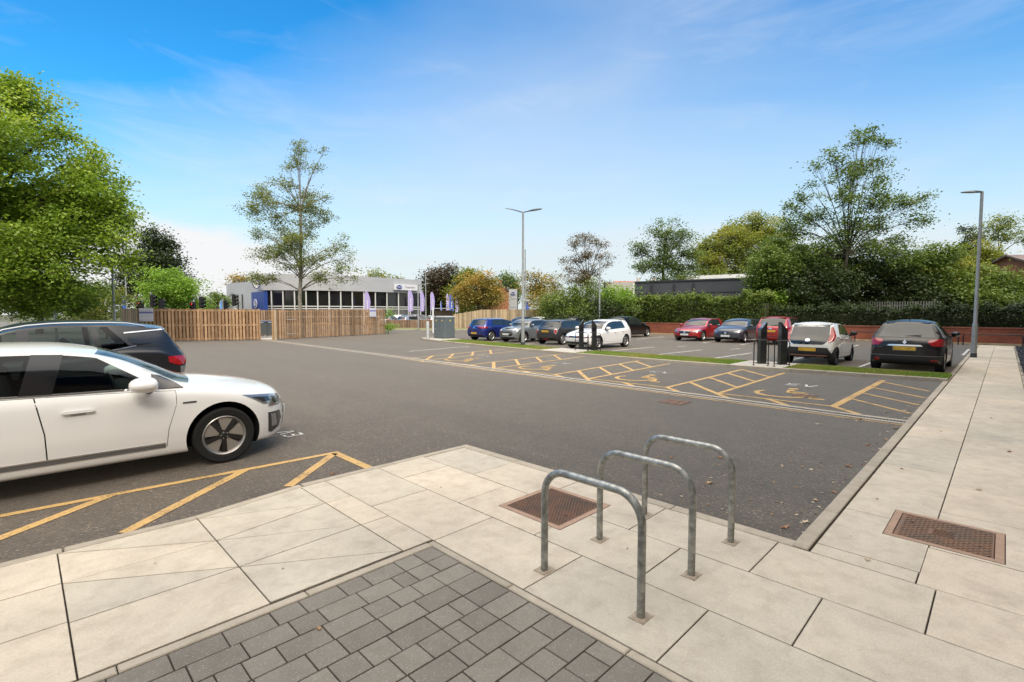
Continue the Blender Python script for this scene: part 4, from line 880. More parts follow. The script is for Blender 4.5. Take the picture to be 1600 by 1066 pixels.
# gully gratings in the asphalt
def gully(u,v,l,w_,lab,rz=0):
    t=thing('drain_cover',lab,'drain cover',(u,v,0),rz); m=M()
    m.box((0,0,.004),(l,w_,.004)); m.obj('frame',mat('gully_iron',(.15,.1,.085),.8,.3,var=.3,vs=20.),t)
    m=M(); 
    for i in range(9): m.box((-l/2+l*(i+.5)/9,0,.008),(l/16,w_*.9,.004))
    for j in range(3): m.box((0,-w_/2+w_*(j+.5)/3,.0082),(l*.98,w_/16,.004))
    m.obj('tread',iron,t)
gully(9.1,4.55,.5,.5,'worn iron drain cover in the asphalt just before the long channel drain')
gully(11.75,2.95,.42,.42,'iron drain cover under the yellow wheelchair mark of the nearest bay')
# dropped leaves
def leafobj(u,v,z,s,lab,grp,c):
    n=9; a0=rnd.uniform(0,6.3); m=M(); vs=[]
    for k in range(n): 
        a=a0+2*math.pi*k/n; r_=s*(.5 if k%2 else 1)*rnd.uniform(.7,1.1); vs.append((r_*math.cos(a),r_*math.sin(a)*.8,.004+rnd.uniform(0,.35)*s))
    vs.append((0,0,.003)); m.add(vs,[(k,(k+1)%n,n) for k in range(n)]); o=m.obj('dry_leaf',c,None,fix=True); o.location=(u,v,z); tag(o,lab,'leaf',grp)
lc=[mat('dry_leaf_tan',(.42,.26,.14),.8,var=.3,vs=30.),mat('dry_leaf_brown',(.26,.14,.08),.8,var=.3,vs=30.),mat('dry_leaf_pale',(.55,.45,.33),.8,var=.2,vs=30.)]
G1='dry leaves scattered on the asphalt beside the right kerb'
for i in range(170):
    k=rnd.random()**1.6; u=4.3+rnd.random()**1.3*9; v=1.09+k*1.9*(1.0 if u<9 else .5)
    if rnd.random()<.4: v=1.07+rnd.random()*.16
    leafobj(u,v,.0,rnd.uniform(.010,.026) if i>26 else rnd.uniform(.03,.055),'small dry leaf lying on the dark asphalt near the right kerb',G1,rnd.choice(lc))
for i in range(46): leafobj(rnd.uniform(3.2,9),rnd.uniform(2.5,9.3),.0,rnd.uniform(.008,.018),'tiny dry leaf scrap on the open asphalt','leaf scraps on the open asphalt',rnd.choice(lc))
for u,v,s in ((2.35,5.12,.05),(6.6,.12,.035),(5.6,.78,.02),(9.5,.6,.02),(3.1,1.9,.012),(2.9,3.9,.012),(1.2,3.4,.014),(1.1,2.6,.02),(.6,4.1,.01),(8.7,-.1,.04),(11.3,.1,.03),(4.15,.62,.03),(6.9,.75,.03)):
    leafobj(u,v,ZP if v<4.95 else 0,s,'single dry leaf lying on the pale paving slabs','dry leaves on the pale paving',rnd.choice(lc))
# charging posts
CP=mat('charger_black',(.012,.013,.015),.35,coat=.3,bump=.04,bs=30.); CT=mat('charger_screen',(.22,.24,.30),.15,coat=.5)
CX=mat('black_rail',(.012,.012,.013),.4)
def charger(u,v,lab,flip):
    t=thing('charging_post',lab,'charging post',(u,v,KZ),R(45),'black charging posts on the grass island'); m=M()
    a,b=.105,.105; h0,h1=(1.12,1.38) 
    l,r=(h0,h1) if not flip else (h1,h0)
    m.add([(-a,-b,0),(-a,b,0),(a,b,0),(a,-b,0),(-a,-b,r),(-a,b,l),(a,b,l),(a,-b,r)],[(0,3,2,1),(4,5,6,7)[::-1],(0,1,5,4),(1,2,6,5),(2,3,7,6),(3,0,4,7)])
    # local -X... posts face the camera; slope runs sideways
    m.obj('post_body',CP,t,fix=True)
    m=M(); q=.006
    m.add([(-a+.02,-b+.01,r+q-.01*0),(-a+.02,b-.01,l+q),(a-.02,b-.01,l+q),(a-.02,-b+.01,r+q)],[(0,1,2,3)]); m.obj('sloping_screen',CT,t)
    m=M(); m.box((-a-.004,0,.95),(.008,.12,.16)); m.obj('socket_panel',trimgloss,t)
    m=M(); m.box((0,0,.01),(.36,.36,.02)); m.obj('base_plate',CX,t)
def at(px,py,z): # ground hit at height z
    b=(533-py)/770.; fz=-math.sin(TILT)+b*math.cos(TILT); fy=math.cos(TILT)+b*math.sin(TILT); return W(px,py,(z-EYE)/fz*fy)
for px,py,fl,lab in ((908,547,0,'left post of the left pair of black charging posts'),(928,549,1,'right post of the left pair of black charging posts'),(1190,569.5,0,'left post of the right pair of black charging posts'),(1222,571,1,'right post of the right pair of black charging posts')):
    p=at(px,py-1.5,KZ); charger(p.x,p.y,lab,fl)
for px,py,lab in ((893,547.5,'thin black guard hoop left of the left charging pair'),(918,549.5,'thin black guard hoop between the two left charging posts'),):
    pass
def guard(px0,px1,py,lab,h=.82):
    a=at(px0,py,KZ);b=at(px1,py+.9,KZ); c=(a+b)/2; t=thing('guard_hoop',lab,'guard rail',(c.x,c.y,KZ),math.atan2((a-b).x*-1,(a-b).y),'thin black guard hoops round the charging posts'); w_=(a-b).length/2
    pts=[(0,w_,-.01),(0,w_,h-.08),(0,w_-.025,h-.02),(0,w_-.08,h),(0,-w_+.08,h),(0,-w_+.025,h-.02),(0,-w_,h-.08),(0,-w_,-.01)]
    m=M(); m.tube(pts,.016,8); m.obj('rail',CX,t,smooth=True)
    for sg in (1,-1): m=M(); m.box((0,sg*w_,.006),(.09,.09,.012)); m.obj('foot_plate',CX,t)
guard(899,918,547.5,'black guard hoop in front of the left post of the left charging pair')
guard(919.5,938,549,'black guard hoop in front of the right post of the left charging pair')
guard(1177.5,1200,571,'black guard hoop in front of the left post of the right charging pair')
guard(1209.5,1233,573,'black guard hoop in front of the right post of the right charging pair')
# lamp posts
def lamp(p,h,lab,heads,r0=.07,r1=.045,z=0.,name='lamp_post',sleeve=True):
    t=thing(name,lab,'lamp post',(p.x,p.y,z)); m=M(); m.lathe([(r0,0),(r0,1.25),(r0*.96,1.3),(r1+.015,1.36),(r1,h)],14); m.obj('pole',lamppaint,t,smooth=True)
    if sleeve: m=M(); m.lathe([(r0+.012,0),(r0+.012,.16),(r0+.002,.17)],14); m.obj('base_sleeve',mat('dark_band',(.05,.055,.06),.6),t)
    for ang,arm,tilt,ln,wd in heads:
        hd=M(); ct,st_=math.cos(tilt),math.sin(tilt)
        f=lambda x,y,zz:(x*ct-zz*st_,y,h-.02+x*st_+zz*ct)
        P=[(arm-.12,.035,.03),(arm,.07,.04),(arm+ln*.35,wd/2,.045),(arm+ln*.8,wd/2*.8,.03),(arm+ln,wd*.2,.012)]
        vs=[]
        for x,y,zz in P: vs+=[f(x,-y,-.012),f(x,y,-.012),f(x,y*.8,zz),f(x,-y*.8,zz)]
        fs=[(0,1,2,3),(16,17,18,19)]+[(4*i+k,4*i+(k+1)%4,4*i+4+(k+1)%4,4*i+4+k) for i in range(4) for k in range(4)]
        hd.add(vs,fs); hd.tube([f(0,0,0),f(arm,0,.01)],.028,8); o=hd.obj('lamp_head',mat('lamp_head_grey',(.10,.115,.13),.4,.3),t,fix=True); o.rotation_euler=(0,0,ang)
        l=M(); l.add([f(arm+ln*.2,-wd*.35,-.016),f(arm+ln*.2,wd*.35,-.016),f(arm+ln*.75,wd*.3,-.016),f(arm+ln*.75,-wd*.3,-.016)],[(0,1,2,3)]); q=l.obj('lens',mat('lamp_lens',(.5,.5,.48),.2),o)
right=R(-45)
lamp(at(1521,558.5,ZP),6.45,'tall grey lamp post on the right footway with one arm to the left',[(right+math.pi-.1,.12,R(1),.62,.26)],z=ZP,r0=.092,r1=.05)
lamp(at(817,539.5,KZ),6.92,'tall grey twin-armed lamp post on the grass island in the middle',[(right+math.pi-.75,.4,R(17),.85,.42),(right-.3,.4,R(7),.62,.28)],z=KZ,r0=.095,r1=.05)
for px,d,ty,lab,hd in ((820.5,47,390,'slim pale column just behind the twin-armed lamp post',[]),(936.6,41,404,'thin pale column rising in front of the dark hedge trees',[]),(178.5,27,411,'grey lamp post with flat head before the big left tree',[(right+.2,.1,0,.55,.3),(right+math.pi,.02,0,.3,.3)]),(86.5,30,458,'short grey post far left under the big green tree',[]),
    (653.5,50,446,'grey lamp column with angled head by the low wooden fence',[(right+math.pi*0+.3,.1,R(12),1.2,.3)]),(665.5,62,426,'tall thin white flag pole right of the showroom',[]),(198.5,50,400,'pale column with blue banner left of the dark tree',[])):
    p=WG(px,d); z=W(px,ty,d).z; lamp(p,z,lab,hd,r0=.075 if d<50 else .09,r1=.05,sleeve=False)
# cabinet, bollard
t=thing('electric_cabinet','grey steel two-door cabinet with yellow warning marks on the pale pad','cabinet',(20.1,26.5,KZ)); t.scale=(.95,.95,1.0)
cg=mat('cabinet_grey',(.13,.155,.165),.5,.1,var=.08,vs=3.)
m=M(); m.bbox((0,0,.72),(.85,1.3,1.36),b=.015); m.obj('housing',cg,t); m=M(); m.bbox((0,0,1.43),(.95,1.4,.07),b=.02); m.box((0,0,1.485),(.6,1.0,.04)); m.obj('roof',mat('cabinet_roof',(.42,.45,.45),.5),t)
m=M(); m.box((0,0,.025),(.8,1.25,.05)); m.obj('plinth',padm,t)
for y in (.33,-.33): m=M(); m.bbox((-.43,y,.72),(.02,.62,1.26),b=.006); dd=m.obj('door',cg,t); m=M(); m.box((-.445,y,1.2),(.008,.09,.1)); m.obj('warning_mark',mat('sign_yellow',(.75,.55,.05),.5),t)
m=M(); m.bbox((-.455,.42,.62),(.04,.16,.1),b=.01); m.obj('handle',steel,t)
m=M(); m.bbox((.0,-.655,.72),(.78,.02,1.26),b=.006); dd=m.obj('door',cg,t); m=M(); m.box((0,-.668,1.2),(.09,.008,.1)); m.obj('warning_mark',mat('sign_yellow',(.75,.55,.05),.5),t)
p=at(668.5,529.8,KZ); t=thing('bollard','pale grey square-topped bollard left of the grey cabinet','bollard',(p.x,p.y,KZ),R(-45)); m=M(); m.lathe([(.10,0),(.10,1.12),(.085,1.15),(.001,1.16)],18); m.obj('shaft',mat('bollard_grey',(.42,.44,.45),.5),t,smooth=True); m=M(); m.lathe([(.104,.93),(.104,1.0)],18); m.obj('band',mat('band_pale',(.6,.62,.62),.5),t)
# ------------------------------------------------------------ fences
wd=mat('weathered_timber',(.43,.285,.17),.85,c2=(.30,.18,.095),vs=3.5,tint=True,bump=.25,bs=30.); wdr=mat('shaded_rear_timber',(.19,.085,.035),.85,c2=(.09,.04,.02),vs=3.5,tint=True); wdp=mat('pale_timber',(.46,.36,.24),.85,c2=(.36,.27,.17),vs=3.,tint=True,bump=.2,bs=30.); wdk=mat('brown_timber',(.30,.2,.13),.85,c2=(.2,.12,.08),vs=3.,tint=True)  # rear boards: shade between the slats put into a darker timber colour
def fence(a,b,h0,h1,lab,bw=.125,gap=.07,th=.018,mt=wd,post=1.8,rails=(.12,.5,.93),dbl=True,name='wooden_fence',gate=None,grp=None,back=True):
    a=Vector(a);b=Vector(b);L_=(b-a).length; ang=math.atan2(b.y-a.y,b.x-a.x); t=thing(name,lab,'fence',(a.x,a.y,0),ang,grp)
    m=M(); mk=M(); x=0
    H_=lambda x:h0+(h1-h0)*x/L_
    while x<L_-bw*.6:
        m.ct=rnd.random(); w_=bw*rnd.uniform(.94,1.03); hh=H_(x)+rnd.uniform(-.012,.012)
        m.box((x+w_/2,-.035+rnd.uniform(-.003,.003),.05+(hh-.05)/2),(w_,th,hh-.05))
        if dbl:
            mk.ct=rnd.random(); mk.box((x+w_+gap/2,.05,.05+(hh-.06)/2),(w_,th,hh-.06))
        x+=w_+gap
    m.obj('boards',mt,t)
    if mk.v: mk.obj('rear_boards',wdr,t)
    m=M()
    for k in rails:
        n=max(1,int(L_/2.4))
        for i in range(n):
            x0,x1=L_*i/n,L_*(i+1)/n; m.ct=rnd.random(); z0,z1=H_(x0)*k,H_(x1)*k
            y0_,y1_=(-.024,.038) if dbl else (-.02,.03)
            m.add([(x0+.004,y0_,z0-.045),(x1,y0_,z1-.045),(x1,y1_,z1-.045),(x0+.004,y1_,z0-.045),(x0+.004,y0_,z0+.045),(x1,y0_,z1+.045),(x1,y1_,z1+.045),(x0+.004,y1_,z0+.045)],[(3,2,1,0),(4,5,6,7),(0,1,5,4),(1,2,6,5),(2,3,7,6),(3,0,4,7)])
    if dbl:
        for k in (.10,.50,.95):
            pass
    m.obj('rails',mt,t)
    n=max(1,round(L_/post))
    for i in range(n+1):
        x=L_*i/n; m=M(); m.ct=rnd.random(); m.bbox((x,.075,H_(x)/2+.01),(.1,.1,H_(x)+.02),b=.006); m.obj('post',mt,t)
    return t
A0=WG(190,31.2);A1=WG(215,29.8);A2=WG(405,32.2);B0=WG(427,32.6);B1=WG(601,41.8)
fence(A0.xy,A1.xy,2.05,2.05,'short pale return panel of wooden fence at far left above the dark car',mt=wdp,gap=.004,dbl=False,rails=(.5,))
T1=fence(A1.xy,A2.xy,2.05,2.02,'long slatted timber fence left of the bin store opening',rails=(.08,.5,.95))
T2=fence(B0.xy,B1.xy,1.97,2.12,'long slatted timber fence right of the bin store opening',rails=(.08,.5,.95))
m=M(); m.ct=.9; m.box((.05,-.1,1.0),(.11,.11,2.0)); m.obj('gate_post',wdp,T2)
for z in (.36,1.35): m=M(); m.box((1.3,-.052,z),(.75,.012,.05)); m.obj('gate_hinge',mat('zinc_hinge',(.55,.5,.42),.5,.5),T2)
# rear side of the store, seen through the gap
C0=WG(396,37.5);C1=WG(440,39.5)
fence(C0.xy,C1.xy,2.0,2.05,'rear panel of the bin store seen through the fence gap',rails=(.3,.6,.95))
def notice(T,x,z,w_,h,lab):
    t=thing('notice_board',lab,'notice sign',(0,0,0)); t.matrix_world=T.matrix_basis@Matrix.Translation((x,-.075,z)); 
    m=M(); m.box((0,.0,0),(w_,.012,h)); m.obj('panel',mat('notice_white',(.72,.72,.78),.45),t)
    bl=mat('notice_band_blue',(.20,.21,.52),.5)
    for zz,hh in ((.12,.1),(-.28,.025)): m=M(); m.box((0,-.0085,zz*h/.7),(w_*.96,.005,hh*h/.7)); m.obj('coloured_band',bl,t)
    m=M(); 
    for zz in (.25,.2,-.02,-.07,-.12,-.17): 
        x_=-w_*.4
        while x_<w_*.38:
            l=rnd.uniform(.03,.09); m.box((x_+l/2,-.0075,zz*h/.7),(l,.003,.014)); x_+=l+.02
    m.obj('small_print',mat('print_grey_blue',(.42,.43,.55),.6),t)
bpy.context.view_layer.update()
Tn=Matrix.Translation(T1.location)@Matrix.Rotation(T1.rotation_euler.z,4,'Z'); T1.matrix_basis=Tn
notice(T1,.45,1.67,.72,.8,'white notice with blue bands on the timber fence above the dark car')
notice(T2,9.0,1.84,.72,.72,'white notice with blue bands at the right end of the slatted fence')
# bins
def bin_(p,rz,lab,stick):
    t=thing('wheelie_bin',lab,'bin',(p.x,p.y,0),rz,'grey wheelie bins in the fenced store'); g=mat('bin_grey',(.075,.085,.09),.55); bb=mat('bin_blue_lid',(.02,.05,.12),.5)
    m=M(); m.box((0,0,.66),(.62,.78,.92),tap=1.12); m.obj('tub',g,t); m=M(); m.bbox((0,0,1.15),(.74,.94,.09),b=.03); m.box((.0,0,1.2),(.6,.8,.05),tap=.8); m.obj('lid',bb,t)
    for x in (-.24,.24):
        for y in (-.3,.3): m=M(); m.lathe([(.02,-.02),(.085,-.02),(.085,.02),(.02,.02)],14,'X',(x,y,.09)); w_=m.obj('wheel',mat('castor_grey',(.4,.4,.4),.5),t,fix=True); 
    m=M(); m.box((-.0,-.455,1.12),(.2,.01,.05)); m.box((-.378,0,1.12),(.01,.2,.05)); m.obj('label_plate',white,t)
    if stick: m=M(); m.box((-.345,.13,.74),(.012,.22,.24)); m.obj('sticker',mat('orange_sticker',(.7,.18,.10),.5),t)
bin_(WG(409,36.0),R(-20),'grey wheelie bin with orange sticker seen through the fence gap',1)
bin_(WG(421.5,36.3),R(-20),'grey wheelie bin without sticker at the right of the fence gap',0)
m=M(); 
m.prism([tuple(WG(398,33).xy),tuple(WG(432,33).xy),tuple(WG(440,39).xy),tuple(WG(396,37).xy)],-.02,.006); struct('store_floor',m,padm)
# low roadside fence and the taller one behind the parked cars
D0=WG(603,60);D1=WG(680,56.5); fence(D0.xy,D1.xy,.98,1.0,'low brown timber fence along the road beyond the grass verge',bw=.14,gap=.02,mt=wdk,dbl=False,rails=(.25,.85),post=2.6)
E0=WG(700,57);E1=WG(752,58);E2=WG(878,56)
fence(E0.xy,E1.xy,1.55,2.2,'sloping-topped timber fence panel rising behind the grey cabinet',bw=.14,gap=.01,mt=wdp,dbl=False,rails=(.4,.85),post=2.4)
fence(E1.xy,E2.xy,2.2,2.25,'tall plain timber fence behind the blue and grey cars',bw=.14,gap=.01,mt=wdp,dbl=False,rails=(.4,.85),post=2.4)
m=M(); m.prism([tuple(WG(603,58).xy),tuple(WG(603,52.5).xy),tuple(WG(690,51).xy),tuple(WG(800,54).xy),tuple(WG(800,57).xy),tuple(WG(690,56).xy)],-.02,.09); struct('verge',m,mat('dry_verge',(.22,.21,.09),.95,c2=(.12,.16,.05),vs=.8))
m=M(); P=[WG(560,47),WG(603,52),WG(690,50.5),WG(800,53.5)]
for a,b in zip(P[:-1],P[1:]): kerbrun(a.xy,b.xy,.14,z=.1)
struct('verge_kerb',m,kerbm)
# shelter behind the cabinet
c=WG(693,47); t=thing('shelter','small brown open shelter with flat grey roof behind the cabinet','shelter',(c.x,c.y,0),R(-45))
m=M(); m.box((0,0,1.1),(1.7,.06,1.9)); m.obj('rear_panel',mat('shelter_timber',(.26,.2,.15),.8,var=.2),t); m=M(); m.box((0,-.45,2.22),(2.0,1.1,.08)); m.obj('roof',mat('shelter_roof',(.32,.34,.34),.5),t)
for x in (-.9,.9): m=M(); m.box((x,-.9,1.1),(.08,.08,2.2)); m.obj('post',CX,t)
m=M(); m.box((.86,-.45,1.2),(.03,.8,1.7)); m.obj('side_panel',CX,t)
p=WG(676.5,44); t=thing('white_post','plain white upright post just left of the cabinet','post',(p.x,p.y,0)); m=M(); m.bbox((0,0,1.15),(.12,.12,2.3),b=.01); m.obj('shaft',white,t)
# brick retaining wall with coping, and low rails
brick=bpy.data.materials.new('red_brick'); brick.use_nodes=True; t_=NT(brick.node_tree); tcb=t_.n('ShaderNodeTexCoord').outputs['Object']
mb=t_.n('ShaderNodeMapping',{'Vector':tcb,'Rotation':(0,R(90),0)}).outputs[0]
sb=t_.n('ShaderNodeSeparateXYZ',{0:tcb}); cb=t_.n('ShaderNodeCombineXYZ',{0:t_.math('ADD',sb.outputs[0],sb.outputs[1]),1:sb.outputs[2],2:0.}).outputs[0]
bt=t_.n('ShaderNodeTexBrick',{'Vector':cb,'Color1':g4(.30,.085,.045),'Color2':g4(.22,.06,.035),'Mortar':g4(.20,.11,.08),'Scale':1.,'Mortar Size':.007,'Brick Width':.225,'Row Height':.075,'Bias':0.})
brc=t_.mix(1.,bt.outputs[0],t_.ramp(t_.noise(tcb,.9,5,.6),(.3,(.75,.75,.75)),(.7,(1.25,1.2,1.15))),'MULTIPLY')
brick.node_tree.links.new(brc,brick.node_tree.nodes['Principled BSDF'].inputs['Base Color']); brick.node_tree.nodes['Principled BSDF'].inputs['Roughness'].default_value=.9
t=thing('brick_wall','low red brick retaining wall running behind the far row of bays','wall',(38.4,0,0))
m=M(); m.box((0,12,.42),(.3,32,.94)); m.obj('brickwork',brick,t); m=M(); m.box((0,12,.935),(.36,32.02,.075)); m.obj('coping',brick,t)
m=M(); m.box((-.35,12,.05),(.3,32,.1)); m.obj('footing',mat('sandy_footing',(.42,.32,.2),.9,var=.3,vs=2.),t)
for i,(a,b) in enumerate(((-3.2,-.9),(-.7,1.6),(1.8,4.1),(4.3,6.6))):
    hoop(a,b,36.9,0,.62,.03,.14,CX,'guard_rail',['rightmost low black rail before the brick wall','low black rail right of the black crossover by the brick wall','low black rail directly behind the black crossover','low black rail between the white city car and the black crossover'][i],'guard rail','low black rails before the brick wall',plates=False)
m=M(); m.prism([(38.55,-6),(60,-6),(60,40),(38.55,28)],-.03,.84); struct('raised_bank',m,mat('leaf_litter_bank',(.05,.045,.025),.95,var=.5,vs=3.))
# ------------------------------------------------------------ showroom building
pan=mat('silver_cladding',(.44,.445,.46),.5,.15,var=.06,vs=.5); glb=mat('showroom_glass',(.012,.012,.013),.06,spec=.8); mul=mat('mullion_white',(.62,.62,.6),.5)
bluep=mat('blue_cladding',(.02,.055,.26),.45); inn=mat('showroom_interior',(.16,.16,.15),.7,c2=(.05,.05,.05),vs=.6)
bld=thing('car_showroom','long curved silver car showroom with dark glazing and blue entrance block beyond the fences','building',(0,0,0))
def wallseg(m,a,b,z0,z1,th=.3):
    a=Vector(a);b=Vector(b);t=(b-a).normalized();q=Vector((-t.y,t.x))*th
    if q.dot(a)<0: q=-q
    m.prism([tuple(a),tuple(b),tuple(b+q),tuple(a+q)],z0,z1)
front=[]
for i in range(15):
    k=i/14; px=407+(659-407)*k; d=72.5+4.0*k+7*k*k-1.8*math.sin(math.pi*k); front.append(WG(px,d).xy)
def topz(k): return 7.55-.2*k
m=M()
for i in range(14): wallseg(m,front[i],front[i+1],5.15,topz(i/14),9.)
m.obj('parapet_band',pan,bld)
m=M()
for i in range(14):
    a,b=front[i],front[i+1]; q=(Vector(a)).normalized()*8.5; m.prism([tuple(a+q),tuple(b+q),tuple(b+q*1.02),tuple(a+q*1.02)],0,5.2)
m.obj('back_wall',inn,bld)
for i in range(14):
    a=Vector(front[i]);b=Vector(front[i+1]); q=(a).normalized()*.5
    m=M(); m.prism([tuple(a+q),tuple(b+q),tuple(b+q*1.1),tuple(a+q*1.1)],2.9,5.16); w_=m.obj('upper_window',glb,bld)
    m=M(); m.prism([tuple(a+q),tuple(b+q),tuple(b+q*1.1),tuple(a+q*1.1)],.25,2.35); w_=m.obj('lower_window',mat('lower_glass',(.035,.04,.04),.08,spec=.8,c2=(.13,.13,.12),vs=.45),bld)
    m=M(); c=a+q*.5; m.box((c.x,c.y,2.6),(.16,.16,5.2),R(45)); m.obj('column',mul,bld)
m=M()
for i in range(14):
    a=Vector(front[i]);b=Vector(front[i+1]);q=a.normalized()*.45; 
    for z in (2.4,2.75,1.2): wallseg(m,a+q*.9,b+q*.9,z,z+.14,.08)
m.obj('transom',mul,bld)
m=M(); g0=WG(355,80).xy; g1=WG(407,72.4).xy; wallseg(m,g0,g1,0,6.55,10.); m.obj('side_wing',pan,bld)
def onwall(a,b,px_,z0,z1,w_,mt,name,th=.1,parent=bld,out=.06):
    a=Vector(a);b=Vector(b); r=WG(px_,50).xy.normalized(); # intersect ray with wall
    t=(b-a); n=Vector((-t.y,t.x)).normalized(); k=a.dot(n)/r.dot(n); c=r*k; 
    if n.dot(r)>0: n=-n
    c=c+n*out; m=M(); m.box((c.x,c.y,(z0+z1)/2),(w_,th,z1-z0),math.atan2(t.y,t.x)); o=m.obj(name,mt,parent); return c,math.atan2(t.y,t.x),n
for px_ in (372.8,379.8): onwall(g0,g1,px_,1.9,4.7,.32,glb,'slit_window'); onwall(g0,g1,px_,.2,1.5,.32,glb,'slit_window')
onwall(g0,g1,364,4.75,4.85,1.5,mat('grey_trim',(.12,.12,.125),.4),'sign_ledge')
# blue block
e0=WG(393.5,72.5).xy; e1=WG(413,69.6).xy; m=M(); wallseg(m,e0,e1,0,4.85,.5); m.obj('entrance_block',bluep,bld)
def badge(parent,c,ang,n,z,ry,rz,parts):
    for nm_,sc,mt,o in parts:
        m=M(); k=24; f=[]; vs=[]
        for y in (0,-.05): vs+=[(ry*sc*math.cos(2*math.pi*i/k),y,rz*sc*math.sin(2*math.pi*i/k)) for i in range(k)]
        m.add(vs,[list(range(k)),list(range(k,2*k))[::-1]]+[[i,(i+1)%k,k+(i+1)%k,k+i] for i in range(k)]); ob=m.obj(nm_,mt,parent,fix=True)
        ob.location=(c.x+n.x*o,c.y+n.y*o,z); ob.rotation_euler=(0,0,ang if n.dot(Vector((math.sin(ang),-math.cos(ang))))>0 else ang+math.pi)
lw_=mat('logo_white',(.75,.75,.78),.4); lb_=mat('logo_blue',(.03,.05,.25),.35)
c,a_,n_=onwall(e0,e1,400.5,3.2,3.3,.1,bluep,'badge_mount'); badge(bld,c,a_,n_,3.15,.62,.66,(('round_logo',1.,lw_,.02),('round_logo_face',.80,lb_,.07)))
m=M(); 
for p,q in (((-.4,.25),(-.15,-.35)),((-.15,-.35),(0,.05)),((0,.05),(.15,-.35)),((.15,-.35),(.4,.25)),((-.2,.42),(0,.0)),((.2,.42),(0,.0))):
    pv=Vector(p);qv=Vector(q);tt=(qv-pv).normalized();w2=Vector((-tt.y,tt.x))*.055; m.add([(*(pv-w2)[:1],0,(pv-w2).y),((qv-w2).x,0,(qv-w2).y),((qv+w2).x,0,(qv+w2).y),((pv+w2).x,0,(pv+w2).y)],[(0,1,2,3)])
o=m.obj('round_logo_strokes',lw_,bld); o.location=(c.x+n_.x*.14,c.y+n_.y*.14,3.15); o.rotation_euler=(0,0,a_ if n_.dot(Vector((math.sin(a_),-math.cos(a_))))>0 else a_+math.pi)
c,a_,n_=onwall(e0,e1,399,.9,2.3,.42,mat('red_panel',(.55,.04,.03),.5),'red_panel'); onwall(e0,e1,404,.9,2.35,.5,lw_,'white_panel')
c,a_,n_=onwall(front[0],front[1],408.5,5.9,6.0,.1,pan,'badge_mount'); c=WG(402.2,71.6).xy; badge(bld,c,a_,n_,5.95,.55,.62,(('oval_logo',1.,lb_,.02),('oval_logo_face',.82,lw_,.07)))
def text(s_,parent,loc,ang,size,mt,name):
    cu_=bpy.data.curves.new('t','FONT'); cu_.body=s_; cu_.size=size; cu_.extrude=.01; cu_.align_x='CENTER'; cu_.align_y='CENTER'
    o=bpy.data.objects.new('t',cu_); col.objects.link(o); me=bpy.data.meshes.new_from_object(o); bpy.data.objects.remove(o); me.name=name; me.materials.clear(); me.materials.append(mt)
    ob=bpy.data.objects.new(name,me); col.objects.link(ob); ob.parent=parent; ob.location=loc; ob.rotation_euler=(R(90),0,ang); return ob
ff0,ff1=front[11],front[13]
sg_=thing('fascia_sign','long white fascia sign with blue oval logo on the showroom parapet','shop sign',(0,0,0))
c,a_,n_=onwall(ff0,ff1,633,5.55,6.5,4.4,mat('sign_white',(.68,.68,.72),.4),'sign_panel',.25,sg_,.25)
if n_.dot(Vector((math.sin(a_),-math.cos(a_))))<0: a_+=math.pi
tx=Vector((math.cos(a_),math.sin(a_)))
m=M(); m.box((c.x,c.y,5.5),(4.5,.2,.08),a_); m.obj('sign_shadow_edge',mat('grey_trim',(.12,.12,.125),.4),sg_)
c2=c-tx*1.3; badge(sg_,c2,a_,n_,6.03,.58,.34,(('oval_logo_rim',1.,lw_,.14),('oval_logo',.92,lb_,.18)))
text('Ford',sg_,(c2.x+n_.x*.26,c2.y+n_.y*.26,6.03),a_,.42,lw_,'oval_logo_script'); c3_=c+tx*.75
text('Trust Ford',sg_,(c3_.x+n_.x*.15,c3_.y+n_.y*.15,6.03),a_,.42,mat('text_grey',(.2,.2,.22),.5),'sign_lettering')
# pylon sign
p=WG(801.5,70); t=thing('pylon_sign','tall pale pylon sign with blue oval at the top beyond the timber fence','pylon sign',(p.x,p.y,0),R(-45))
m=M(); m.box((0,0,2.7),(1.18,.3,5.0)); m.obj('panel',mat('pylon_grey',(.42,.43,.46),.4),t); m=M(); m.box((.66,.02,2.6),(.1,.3,5.2)); m.obj('side_post',mat('navy_trim',(.03,.04,.1),.4),t)
m=M(); 
for z in (3.75,2.6): m.box((0,-.152,z),(1.1,.01,.04))
m.obj('panel_joint',mat('grey_trim',(.12,.12,.125),.4),t); badge(t,Vector((-.02,-.15)),0,Vector((0,-1)),4.55,.42,.27,(('oval_logo_rim',1.,lw_,.0),('oval_logo',.9,lb_,.03))); text('Ford',t,(-.02,-.26,4.55),0,.34,lw_,'oval_logo_script')
